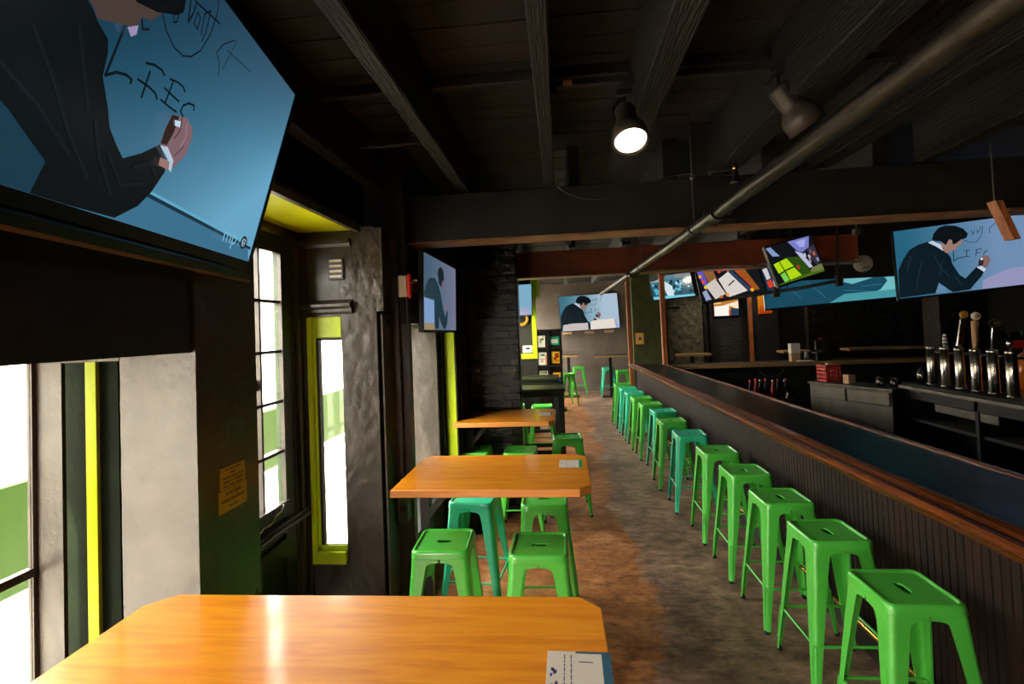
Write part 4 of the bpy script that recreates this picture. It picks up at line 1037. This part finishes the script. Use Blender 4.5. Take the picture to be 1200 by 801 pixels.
mb = MB(); mb.tube([(0, 3.5, 2.83), (0, 3.5, 2.45)], .006, 6); mb.box(-.02, .02, 3.48, 3.52, 2.43, 2.47, bev=.004); o = mb.build('ceiling_rod', 'steel_dull', loc=(2.0, 0, 0)); tag(o, 'thin steel rod hanging from the dark ceiling right of the pipe', 'rod')
mb = MB(); mb.tube([(.0, 5.88, 2.83), (-.02, 5.86, 2.6), (.02, 5.85, 2.45)], .006, 6); mb.tube([(-.6, 5.8, 2.84), (-.2, 5.8, 2.83), (.0, 5.86, 2.81)], .006, 6); o = mb.build('white_cable', 'rope', loc=(-.56, 0, 0)); tag(o, 'pale cable running down beside the brick pier top', 'cable')
# hanging wooden board in front of the right television
o = empty('hanging_board', (2.5, 3.0, 2.28), 0, 'narrow brown wooden board hanging over the bar at the right', 'board')
mb = MB(); mb.extrude([(-.018, -.03), (.018, -.03), (.018, .03), (-.018, .03)], (.03, 0, 0), (-.05, 0, .22), (1, 0, 0), (0, 1, 0)); mb.build('board', 'post_wood', o)
MB().tube([(-.05, 0, .22), (-.05, 0, .55)], .004, 6).build('wire', 'steel_dull', o)
# black bulkhead box with the round lettered sign
sbox('trim_16', 2.5, 5.3, 6.6, 6.68, 2.36, 3.15, 'black_matte')
o = empty('oval_sign', (3.81, 6.58, 2.53), 0, 'pale round sign with black letters on the dark bulkhead', 'sign')
mb = MB(); mb.lathe([(0, 0), (.105, 0), (.105, .015), (0, .016)], axis=(-.3, -1, 0), seg=32); mb.build('disc', 'sign_cream', o)
mb = MB(); hh = V((.958, -.287, 0)); nn = V((-.287, -.958, 0))
for i, tx in enumerate(('AS', 'UP', 'AB')): text_on(mb, tx, .06, nn*.017+V((0, 0, .05-.05*i))+hh*(-.03+.03*i), hh, (0, 0, 1), nn)
mb.build('lettering', 'plastic_black', o)

# ------------------------------------------------------------------ televisions
def tv_frame(yaw, tilt, roll):
    h = V((cos(yaw), sin(yaw), 0)); n = V((sin(yaw), -cos(yaw), 0)); u = V((0, 0, 1))
    w = u*cos(tilt)+n*sin(tilt); h2 = h*cos(roll)+w*sin(roll); w2 = w*cos(roll)-h*sin(roll)
    return h2, w2
class Screen(MB):
    def setup(s, W, H): s.W, s.H = W, H; s.lay = 1; return s
    def p(s, u, v): return ((u-.5)*s.W, -.0004*s.lay-.002, (v-.5)*s.H)
    def poly(s, pts, c, gain=1.):
        s.lay += 1; c = tuple(x*gain for x in lin(c))
        s.add([s.p(min(1, max(0, u)), min(1, max(0, v))) for u, v in pts], [tuple(range(len(pts)))], 0, c)
    def line(s, pts, w, c):
        s.lay += 1; c = lin(c); A = s.W/s.H
        for (u0, v0), (u1, v1) in zip(pts, pts[1:]):
            du, dv = (u1-u0)*A, v1-v0; l = sqrt(du*du+dv*dv)+1e-6; nx, ny = -dv/l*w/2/A, du/l*w/2
            ex, ey = du/l*w/3/A, dv/l*w/3
            q = [(u0-nx-ex, v0-ny-ey), (u1-nx+ex, v1-ny+ey), (u1+nx+ex, v1+ny+ey), (u0+nx-ex, v0+ny-ey)]
            if all(-.001 <= a <= 1.001 and -.001 <= b <= 1.001 for a, b in q): s.add([s.p(a, b) for a, b in q], [(0, 1, 2, 3)], 0, c)
    def grad(s, fn, nx=16, ny=9):
        for i in range(nx):
            for j in range(ny):
                q = [(i/nx, j/ny), ((i+1)/nx, j/ny), ((i+1)/nx, (j+1)/ny), (i/nx, (j+1)/ny)]
                s.add([s.p(a, b) for a, b in q], [(0, 1, 2, 3)], 0, [lin(fn(a, b)) for a, b in q])
        s.lay += 1
def mixc(a, b, t): t = max(0, min(1, t)); return tuple(x+(y-x)*t for x, y in zip(a, b))
def tv(label, c, yaw, tilt, roll, W, H, fn, mount=None, bezel=.014, frame=None, gain=1.):
    h, w = frame if frame else tv_frame(yaw, tilt, roll); n = h.cross(w)
    root = empty('television', c, 0, label, 'television'); root.matrix_world = Matrix((h, -n, w)).transposed().to_4x4(); root.location = c
    e = bezel
    mb = MB(); mb.box(-W/2-e, W/2+e, .001, .03, -H/2-e*1.6, H/2+e, bev=.004); mb.box(-W*.38, W*.38, .03, .06, -H*.36, H*.3, bev=.01)
    mb.build('casing', 'plastic_black', root)
    mb = MB(); t = .006
    mb.box(-W/2-e, W/2+e, -.006, .001, -H/2-e*1.6, -H/2); mb.box(-W/2-e, W/2+e, -.006, .001, H/2, H/2+e); mb.box(-W/2-e, -W/2, -.006, .001, -H/2, H/2); mb.box(W/2, W/2+e, -.006, .001, -H/2, H/2)
    mb.build('bezel', 'plastic_black', root)
    s = Screen().setup(W, H); fn(s)
    # keep layers thin and in front of the casing
    s.build('screen', 'screen_picture', root)
    if mount:
        dv = V(mount)-V(c); mb = MB(); a = V((dv.dot(h), -dv.dot(n), dv.dot(w))); mb.tube([(0, .06, 0), tuple(a)], .018, 10); mb.box(-.1, .1, .055, .075, -.1, .1, bev=.004); mb.build('wall_bracket', 'black_metal', root)
    return root
DK = (12, 26, 32); SK1 = (100, 76, 70); INK = (12, 24, 30)
def man_big(s):
    def bg(u, v):
        c = mixc((17, 54, 74), (102, 164, 196), 1.15*u-.8*v+.22); return mixc(c, (58, 70, 90), max(0, v-.55)*.8)
    s.grad(bg, 24, 14)
    s.poly([(0, 0), (.998, .001), (.976, .065), (.472, .135), (.2, .16), (0, .18)], (58, 110, 140))
    s.line([(.40, .15), (.472, .142), (.985, .09)], .012, (96, 166, 196)); s.line([(.40, .135), (.472, .128), (.985, .073)], .016, (22, 48, 66))
    for pts, w in (([(.292, .609), (.282, .427), (.303, .458), (.326, .471), (.341, .469), (.341, .456)], .010), ([(.363, .551), (.386, .566), (.408, .569), (.418, .56)], .009), ([(.378, .534), (.376, .437)], .009),
                   ([(.354, .483), (.387, .485), (.408, .48), (.416, .466)], .009), ([(.436, .562), (.46, .572), (.481, .572), (.49, .561)], .008), ([(.446, .559), (.441, .472)], .008), ([(.427, .519), (.453, .514), (.479, .512)], .008),
                   ([(.426, .472), (.453, .469), (.48, .47)], .008), ([(.505, .47), (.492, .483), (.495, .508), (.51, .531), (.53, .539), (.534, .521)], .008),
                   ([(.36, .742), (.384, .698), (.418, .669), (.451, .67), (.475, .692), (.499, .743), (.515, .828), (.518, .922), (.51, .967), (.46, .985), (.40, .95), (.365, .86), (.36, .742)], .006),
                   ([(.392, .766), (.398, .743), (.406, .755), (.404, .784)], .006), ([(.426, .861), (.436, .789), (.444, .839), (.443, .876), (.426, .90)], .008), ([(.455, .853), (.453, .805), (.468, .798), (.468, .842), (.455, .853)], .006),
                   ([(.476, .871), (.484, .793)], .006), ([(.476, .871), (.492, .904), (.496, .821), (.491, .775)], .006), ([(.44, .876), (.533, .897)], .008),
                   ([(.58, .716), (.571, .763), (.55, .791), (.567, .845), (.603, .902)], .005), ([(.586, .836), (.708, .858)], .0035), ([(.611, .907), (.588, .751)], .0035)):
        s.line(pts, w, INK)
    s.poly([(0, 0), (.277, 0), (.39, .006), (.443, .074), (.47, .141), (.493, .236), (.489, .275), (.454, .321), (.41, .257), (.367, .21), (.342, .242), (.316, .282), (.299, .338), (.27, .415), (.266, .489), (.258, .526), (.23, .549), (.214, .572), (.15, .62), (.06, .60), (0, .5)], (10, 18, 21))
    for pts in (((.09, .3), (.17, .24), (.25, .15)), ((.2, .5), (.23, .4), (.26, .3)), ((.13, .42), (.18, .33), (.24, .2), (.3, .1)), ((.33, .2), (.38, .12), (.44, .16)), ((.28, .28), (.31, .18), (.36, .08)), ((.40, .2), (.44, .24), (.47, .2))):
        s.line(list(pts), .012, (15, 26, 30))
    s.poly([(0, 0), (.2, 0), (.21, .1), (.13, .19), (0, .30)], (24, 56, 72)); s.poly([(0, 0), (.13, 0), (.07, .12), (0, .2)], (12, 24, 30))
    s.poly([(.15, .62), (.21, .575), (.225, .554), (.276, .597), (.298, .612), (.307, .633), (.31, .661), (.334, .678), (.356, .735), (.357, .8), (.3, .85), (.2, .8)], (72, 58, 54))
    s.poly([(.15, .66), (.2, .72), (.26, .70), (.289, .689), (.34, .716), (.392, .768), (.407, .797), (.404, .833), (.38, .93), (.28, .97), (.18, .93), (.14, .8)], (9, 14, 17))
    s.poly([(.285, .598), (.298, .58), (.309, .60), (.307, .63)], (150, 140, 176)); s.line([(.31, .655), (.318, .63), (.332, .645)], .008, (24, 20, 20))
    s.poly([(.458, .445), (.507, .471), (.533, .449), (.543, .412), (.537, .335), (.506, .258), (.475, .308), (.448, .323), (.45, .385)], (124, 96, 104))
    s.poly([(.458, .445), (.48, .455), (.478, .39), (.468, .33), (.448, .323), (.45, .385)], (46, 32, 28)); s.line([(.49, .46), (.495, .41), (.485, .37)], .007, (84, 62, 66)); s.line([(.51, .45), (.52, .40), (.51, .35)], .005, (150, 122, 134)); s.line([(.52, .36), (.50, .31)], .006, (90, 70, 76))
    s.poly([(.447, .315), (.47, .325), (.5, .29), (.503, .243), (.492, .25), (.481, .284)], (178, 196, 212)); s.poly([(.457, .276), (.488, .278), (.493, .247), (.458, .245)], (150, 112, 108)); s.poly([(.467, .432), (.487, .441), (.489, .418), (.472, .413)], (190, 214, 236))
    s.lay += 1
    for tx, u, v, sz in (('mp', .822, .092, .07), ('6', .908, .092, .045)):
        if tx == '6':
            s.poly([(.906+.020*cos(t), .088+.035*sin(t)) for t in [2*pi*q/20 for q in range(20)]], (14, 26, 34)); s.poly([(.906+.013*cos(t), .088+.023*sin(t)) for t in [2*pi*q/20 for q in range(20)]], (140, 176, 196)); s.lay += 1
        vs, fs = text_polys(tx, sz*1.1); a, b, c = s.p(u, v); s.add([(a+x, b-.0005, c+y) for x, y, z in vs], fs, 0, lin((120, 178, 206) if tx == 'mp' else (50, 30, 60)))
    s.line([(.872, .06), (.882, .12)], .006, (120, 178, 206))
def rv(x, y):
    # drawing coordinates of the framed figure -> u, v
    xl = 275+58*(y-140)/443; yb = 583-(x-333)*.085; H = 443+(x-275)/925*75
    return ((x-xl)/925, (yb-y)/H)
def man_full(c0=(38, 96, 122), c1=(110, 140, 176), sweater=(10, 26, 34), letters=True, glare=False):
    def f(s):
        R = lambda pts: [rv(*q) for q in pts]
        s.grad(lambda u, v: mixc(mixc(c0, c1, u*1.5-.1), c0, (1-v)*.0), 16, 9)
        s.poly(R([(900, 470), (1060, 395), (1200, 375), (1200, 510), (900, 530)]), mixc(c1, (170, 150, 190), .6))
        if letters:
            for pts, w in (([(690, 255), (697, 335), (720, 315), (755, 308)], .012), ([(765, 262), (800, 258)], .01), ([(782, 260), (780, 303)], .01), ([(760, 305), (800, 300)], .01), ([(840, 255), (880, 250)], .01), ([(845, 256), (843, 298)], .01), ([(842, 278), (868, 275)], .01), ([(918, 262), (900, 268), (893, 290)], .01),
                           ([(745, 180), (790, 205), (840, 200), (870, 160), (878, 90)], .008), ([(800, 120), (815, 150), (825, 115)], .008), ([(840, 115), (845, 140), (865, 95)], .008), ([(925, 140), (920, 105), (960, 65)], .008)): s.line(R(pts), w, mixc(c0, (0, 0, 0), .55))
        s.poly(R([(332, 578), (318, 400), (345, 330), (390, 260), (450, 225), (510, 205), (570, 200), (640, 270), (672, 305), (685, 350), (715, 395), (740, 430), (780, 455), (850, 375), (905, 400), (890, 440), (840, 500), (815, 535), (700, 548), (650, 515), (600, 480), (595, 500), (580, 552), (480, 562)]), sweater)
        for q in (((480, 330), (460, 420), (450, 520)), ((560, 300), (610, 380), (680, 450)), ((700, 430), (760, 500)), ((400, 300), (380, 400)), ((620, 330), (600, 430))): s.line(R(q), .02, mixc(sweater, (60, 90, 100), .25))
        s.poly(R([(513, 210), (545, 197), (610, 225), (620, 265), (570, 235)]), (190, 200, 220))
        s.poly(R([(600, 215), (650, 190), (745, 185), (740, 215), (715, 230), (710, 250), (668, 270), (640, 280), (615, 255)]), (150, 118, 106))
        s.poly(R([(540, 195), (548, 150), (580, 110), (625, 92), (690, 92), (745, 110), (780, 145), (770, 175), (740, 183), (700, 215), (680, 220), (676, 190), (655, 185), (635, 225), (600, 200)]), (8, 16, 22))
        s.poly(R([(858, 368), (862, 320), (885, 298), (925, 298), (938, 330), (925, 370), (900, 392)]), (128, 96, 96)); s.poly(R([(858, 368), (862, 320), (885, 310), (895, 340), (885, 375)]), (50, 36, 38))
        s.poly(R([(850, 378), (880, 368), (912, 392), (900, 412)]), (190, 206, 224)); s.poly(R([(868, 318), (884, 312), (890, 322), (876, 330)]), (200, 224, 240))
        s.poly(R([(600, 485), (650, 515), (668, 548), (580, 552)]), mixc(c0, c1, .8))
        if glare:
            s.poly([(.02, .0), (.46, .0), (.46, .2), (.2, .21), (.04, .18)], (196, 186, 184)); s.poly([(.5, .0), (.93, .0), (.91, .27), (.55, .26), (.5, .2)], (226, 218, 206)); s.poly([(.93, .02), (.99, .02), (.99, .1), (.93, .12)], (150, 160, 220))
    return f
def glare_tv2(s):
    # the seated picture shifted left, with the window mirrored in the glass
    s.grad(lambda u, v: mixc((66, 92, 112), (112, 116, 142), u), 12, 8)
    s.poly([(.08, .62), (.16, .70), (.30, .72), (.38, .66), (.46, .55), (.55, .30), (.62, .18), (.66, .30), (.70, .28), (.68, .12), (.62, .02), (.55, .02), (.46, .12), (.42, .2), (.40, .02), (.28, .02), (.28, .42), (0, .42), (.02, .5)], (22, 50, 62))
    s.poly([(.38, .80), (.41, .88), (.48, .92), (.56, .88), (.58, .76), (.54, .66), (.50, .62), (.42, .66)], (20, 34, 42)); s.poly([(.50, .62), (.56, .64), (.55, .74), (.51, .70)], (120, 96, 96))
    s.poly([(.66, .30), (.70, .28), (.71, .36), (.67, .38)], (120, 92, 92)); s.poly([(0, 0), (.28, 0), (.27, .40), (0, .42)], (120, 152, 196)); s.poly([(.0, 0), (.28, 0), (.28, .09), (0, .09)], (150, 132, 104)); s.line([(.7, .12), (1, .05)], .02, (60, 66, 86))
def arm_pic(s):
    s.grad(lambda u, v: mixc((70, 130, 150), (118, 192, 196), min(1, u*1.4+.1) if u < .6 else 1-(u-.6)*1.2), 16, 9)
    s.poly([(0, 0), (.38, 0), (.42, .06), (.5, .04), (.58, .04), (.66, .12), (.70, .22), (.68, .30), (.62, .28), (.5, .22), (.4, .3), (.3, .5), (.1, .6), (0, .55)], (24, 72, 92))
    for q in (((.1, .35), (.2, .1)), ((.45, .15), (.6, .1)), ((.25, .3), (.34, .08)), ((.55, .18), (.66, .18))): s.line(list(q), .02, (40, 92, 112))
    s.poly([(.63, .29), (.69, .27), (.72, .33), (.70, .38), (.65, .37)], (190, 150, 140)); s.line([(.6, .115), (1, .115)], .014, (40, 82, 92)); s.poly([(.22, 0), (.36, 0), (.45, .1), (.6, .1), (1, .1), (1, 0)], (70, 150, 160))
def city_pic(s):
    s.grad(lambda u, v: (16, 18, 22), 2, 2)
    s.poly([(0, .98), (.10, .98), (.22, .70), (.08, .74)], (130, 150, 190)); s.line([(.28, 1), (.24, .6)], .03, (60, 120, 150)); s.poly([(.05, .55), (.35, .62), (.62, .55), (.75, .05), (.15, .0)], (40, 74, 14))
    s.poly([(.04, .54), (.16, .57), (.2, .32), (.08, .28)], (176, 214, 20)); s.poly([(.18, .57), (.33, .60), (.42, .36), (.22, .33)], (176, 214, 20)); s.poly([(.1, .24), (.2, .28), (.24, .06), (.14, .02)], (120, 200, 80)); s.poly([(.23, .29), (.42, .32), (.52, .06), (.26, .04)], (176, 214, 20))
    s.poly([(.47, 1), (.95, 1), (.86, .72), (.7, .64), (.6, .7)], (120, 124, 196)); s.poly([(.62, .95), (.85, .95), (.78, .76), (.68, .78)], (160, 168, 226)); s.poly([(.55, .72), (.68, .62), (.8, .2), (.72, .2), (.62, .5)], (180, 186, 216)); s.poly([(.8, .7), (.98, .75), (1, .3), (.9, .2), (.82, .4)], (54, 48, 60))
    for a, b, c in ((.72, .55, (190, 196, 220)), (.8, .48, (200, 180, 180)), (.92, .52, (210, 100, 60)), (.86, .6, (90, 90, 120)), (.95, .35, (140, 150, 190)), (.78, .36, (150, 150, 170)), (.5, .3, (200, 40, 30))): s.poly([(a-.02, b-.05), (a+.02, b-.05), (a+.02, b+.05), (a-.02, b+.05)], c)
    s.poly([(.7, .05), (1, .05), (1, .22), (.75, .18)], (110, 116, 66)); s.poly([(.0, 0), (1, 0), (1, .05), (.5, .08), (.0, .02)], (70, 100, 20))
def bar_pic(s):
    s.grad(lambda u, v: (18, 20, 26), 2, 2)
    s.poly([(.0, 1), (.10, 1), (.14, .55), (.06, .5)], (96, 84, 190)); s.poly([(.10, 1), (.26, 1), (.30, .62), (.16, .5)], (140, 92, 50)); s.poly([(.09, .5), (.27, .66), (.38, .14), (.2, .02)], (206, 198, 190)); s.poly([(.02, .3), (.09, .36), (.14, 0), (.05, 0)], (150, 160, 190))
    s.poly([(.32, .62), (.5, .80), (.73, .12), (.42, .02)], (216, 208, 200)); s.line([(.46, .38), (.56, .50)], .04, (60, 56, 54)); s.poly([(.54, .98), (.72, 1), (.92, .1), (.84, .1)], (150, 84, 26)); s.poly([(.6, .98), (.62, .98), (.84, .1), (.82, .1)], (190, 40, 40)); s.poly([(.5, .8), (.55, .85), (.82, .1), (.76, .08)], (40, 60, 90))
    for a, b, c in ((.36, .86, (220, 50, 30)), (.42, .9, (230, 90, 30)), (.5, .86, (230, 60, 30)), (.07, .62, (230, 60, 30)), (.04, .8, (230, 150, 40)), (.09, .44, (220, 200, 40)), (.4, .1, (220, 150, 40)), (.8, .12, (240, 170, 40)), (.3, .05, (190, 90, 40))): s.poly([(a+.028*cos(t), b+.06*sin(t)) for t in [2*pi*q/8 for q in range(8)]], c)
    s.line([(.28, 1), (.42, .02)], .03, (10, 10, 12))
def small_bar_pic(s):
    s.grad(lambda u, v: mixc((18, 46, 64), (30, 60, 90), u), 4, 3)
    s.poly([(.06, .7), (.3, .75), (.34, .4), (.14, .36)], (206, 200, 204)); s.poly([(.1, .32), (.34, .36), (.4, .14), (.14, .1)], (210, 60, 44)); s.poly([(.45, 1), (.62, .9), (.6, .55), (.5, .55)], (170, 190, 210)); s.poly([(.42, .45), (.6, .52), (.66, .38), (.46, .32)], (210, 50, 40)); s.poly([(.5, .38), (.9, .4), (.96, .1), (.56, .08)], (120, 136, 180)); s.line([(.55, .3), (.92, .3)], .02, (50, 50, 70)); s.line([(.57, .2), (.94, .2)], .02, (50, 50, 70)); s.poly([(.4, .3), (.47, .3), (.5, .1), (.42, .1)], (200, 190, 190))
def store_pic(s):
    s.grad(lambda u, v: mixc((36, 84, 104), (120, 150, 160), v*1.3-.5), 8, 6)
    rr = random.Random(2)
    for i in range(60):
        u, v = rr.random()*.95, .15+rr.random()*.5; c = rr.choice([(14, 40, 54), (90, 180, 200), (170, 220, 230), (30, 90, 110), (10, 20, 30)]); s.poly([(u, v), (u+.05, v), (u+.05, v+.12), (u, v+.12)], c)
    s.poly([(.35, .1), (.5, .1), (.5, .5), (.3, .8), (.25, .7)], (206, 226, 230)); s.poly([(.0, 0), (1, 0), (1, .08), (0, .12)], (120, 200, 220)); s.poly([(.0, .75), (.3, .72), (.2, 1), (0, 1)], (170, 176, 176)); s.poly([(.6, .85), (1, .75), (1, 1), (.6, 1)], (130, 140, 140))

hB = V((-.18026645, .98361714, -.00115643)); wB = V((.27662456, .05182485, .95957962))
BR = V((-1.18964368, 1.8, 2.19850827)); cB = BR-hB*.605+wB*.3403
tv('huge television tilted down at upper left showing a man writing on a board', cB, 0, 0, 0, 1.21, .6806, man_big, mount=tuple(cB+V((-.28, .0, .1))), bezel=.02, frame=(hB, wB))
# soundbar ledge under the big screen
o = empty('sound_bar', tuple(cB-wB*.385), 0, 'slim dark sound bar with a painted bronze highlight below the huge television', 'sound bar')
nB = hB.cross(wB); o.matrix_world = Matrix((hB, -nB, wB)).transposed().to_4x4(); o.location = cB-wB*.402+nB*.005
MB().box(-.6, .6, -.02, .05, -.018, .022, bev=.006).build('body', 'plastic_black', o); MB().box(-.6, .6, -.026, -.02, -.018, -.008).build('edge_strip', 'tan_edge', o)['label'] = 'bronze strip painted as a highlight line'  # thin highlight under the screen, put in as a bronze coloured strip
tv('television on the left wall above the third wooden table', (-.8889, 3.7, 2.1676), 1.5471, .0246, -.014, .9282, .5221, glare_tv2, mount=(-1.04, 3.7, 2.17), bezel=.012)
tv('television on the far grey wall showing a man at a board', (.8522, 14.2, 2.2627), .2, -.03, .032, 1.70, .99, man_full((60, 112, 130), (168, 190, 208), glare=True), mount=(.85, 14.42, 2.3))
tv('small television beside the lime window frame, partly hidden by the brick pier', (-.9626, 8.9, 2.4004), -.15, -.1, 0, .9761, .549, man_full((60, 130, 150), (120, 170, 196)), mount=(-.98, 9.06, 2.42))
tv('television beyond the wooden posts showing a crowded cyan scene', (2.6745, 12, 2.7334), .2051, -.2235, .0711, 1.0246, .5763, store_pic, mount=(2.7, 12.34, 2.8))
tv('large television at upper right showing a dark haired man writing', (4.5364, 6.0, 2.4945), -.0473, .0947, .0797, 1.3714, .7714, man_full(), mount=(4.55, 6.3, 3.14))
tv('wide television over the bar showing pale papers and red lamps', (2.175, 6.5, 2.383), -.0983, -.20, .1342, .75, .4192, bar_pic, mount=(2.2, 6.6, 3.14), bezel=.018)
tv('narrow television over the bar between the papers and lime screens', (2.66, 6.42, 2.435), .05, -.2, .134, .25, .41, small_bar_pic, mount=(2.8, 6.4, 3.14), bezel=.012)
tv('television over the bar showing a lime green street scene', (2.5593, 5.6, 2.5133), .45, -.15, .2217, .72, .42, city_pic, mount=(2.6, 5.75, 3.14))
tv('big cyan screen behind the bar with a sleeved arm across it', (3.84, 6.9, 2.58), .0825, .03, .055, 2.3, 1.0, arm_pic, mount=(3.8, 7.0, 3.14))
# black arm below the two bar televisions
o = empty('mounting_rail', (2.2, 6.3, 2.17), 0, 'black rail with clamps holding the televisions above the bar', 'rail')
MB().tube([(-.35, .1, -.04), (.6, -.3, .06), (.95, -.5, .12)], .02, 10).build('bar', 'black_metal', o)
MB().box(.32, .39, -.23, -.16, -.03, .09, bev=.01).build('clamp', 'black_metal', o); MB().box(.88, .95, -.5, -.43, .05, .17, bev=.01).build('clamp', 'black_metal', o)
MB().tube([(.9, -.46, .1), (.95, -.46, .95)], .012, 8).build('drop_rod', 'black_metal', o)
# lit cabinet glow and orange display under the televisions
o = empty('lit_display', (4.35, 13.42, 2.0), 0, 'bright lit display panel on the brick wall beyond the bar', 'display')
mb = Screen().setup(.62, .5)
mb.grad(lambda u, v: (190, 120, 50), 2, 2)
mb.poly([(.02, .0), (.62, .0), (.62, .55), (.02, .5)], (250, 246, 236)); mb.poly([(.4, .55), (1, .75), (1, .3), (.66, .5)], (250, 232, 200)); mb.poly([(.66, 0), (1, 0), (1, .35), (.7, .4)], (46, 56, 80)); mb.poly([(.0, .62), (.3, .62), (.3, .72), (0, .7)], (240, 190, 120)); mb.poly([(.35, .85), (.95, .9), (.95, 1), (.35, 1)], (80, 44, 20)); mb.poly([(.6, 0), (.68, 0), (.68, .3), (.6, .3)], (170, 90, 30))
for i, v_ in enumerate(mb.v): mb.v[i] = (v_[0], v_[1], v_[2]+.25)
mb.build('panel', 'screen_picture', o); MB().box(-.33, .33, .0, .06, -.02, .52).build('casing', 'black_metal', o)
o = empty('orange_banner', (4.95, 12.48, 2.0), 0, 'orange and red vertical banner on the timber pillar', 'banner')
mb = MB(); mb.box(-.16, .16, -.005, .005, 0, .55); 
for i in range(len(mb.c)): mb.c[i] = lin((226, 140, 20))
rr = random.Random(3)
for i in range(9):
    x = -.15+i*.034; hgt = rr.uniform(.12, .3); mb.quad((x, -.007, 0), (x+.026, -.007, 0), (x+.022, -.007, hgt), (x+.008, -.007, hgt), col=lin((206, 40, 10)))
    mb.quad((x+.028, -.0065, .25), (x+.034, -.0065, .25), (x+.034, -.0065, .55), (x+.028, -.0065, .55), col=lin((150, 90, 10)))
mb.build('cloth', 'printed_paper', o); MB().tube([(-.17, 0, .56), (.17, 0, .56)], .008, 8).build('rod', 'black_metal', o)

# ------------------------------------------------------------------ light
wd = bpy.data.worlds.new('sky'); bpy.context.scene.world = wd; wd.use_nodes = True
bg = wd.node_tree.nodes['Background']; bg.inputs[0].default_value = (1.0, .93, .84, 1); bg.inputs[1].default_value = 25.0
sun = bpy.data.lights.new('sun', 'SUN'); sun.energy = 24; sun.angle = radians(1.5); sun.color = (1, .93, .82)
so = bpy.data.objects.new('sun', sun); COL.objects.link(so); so.rotation_euler = V((-.30, -.75, .95)).to_track_quat('Z', 'Y').to_euler()
def portal(loc, sx, sy, rot):
    l = bpy.data.lights.new('window_portal', 'AREA'); l.shape = 'RECTANGLE'; l.size = sx; l.size_y = sy
    l.cycles.is_portal = True
    o = bpy.data.objects.new('window_portal', l); COL.objects.link(o); o.location = loc; o.rotation_euler = rot
RX = (0, radians(-90), 0)   # faces +X
portal((-1.93, -.6, 1.06), 1.56, 4.4, RX)
portal((-1.72, 2.47, 1.67), 1.46, .66, RX)
portal((-1.50, 3.84, 1.2), 1.5, 1.05, RX)
portal((-1.43, 3.12, 1.23), .26, 1.3, (radians(-90), 0, 0))
portal((-1.67, 1.69, 1.08), .26, 1.54, (radians(-90), 0, 0))
portal((-1.21, 7.62, 1.65), 1.42, 2.85, RX)
portal((-1.31, 12.3, 1.7), 1.72, 4.25, RX)

sc = bpy.context.scene
sc.view_settings.view_transform = 'Standard'; sc.view_settings.look = 'None'; sc.view_settings.gamma = 1; sc.view_settings.exposure = 0
sc.view_settings.use_curve_mapping = False
sc.cycles.use_denoising = True
sc.cycles.max_bounces = 8; sc.cycles.diffuse_bounces = 4; sc.cycles.glossy_bounces = 4; sc.cycles.transparent_max_bounces = 8
sc.cycles.sample_clamp_indirect = 6; sc.cycles.caustics_reflective = False; sc.cycles.caustics_refractive = False
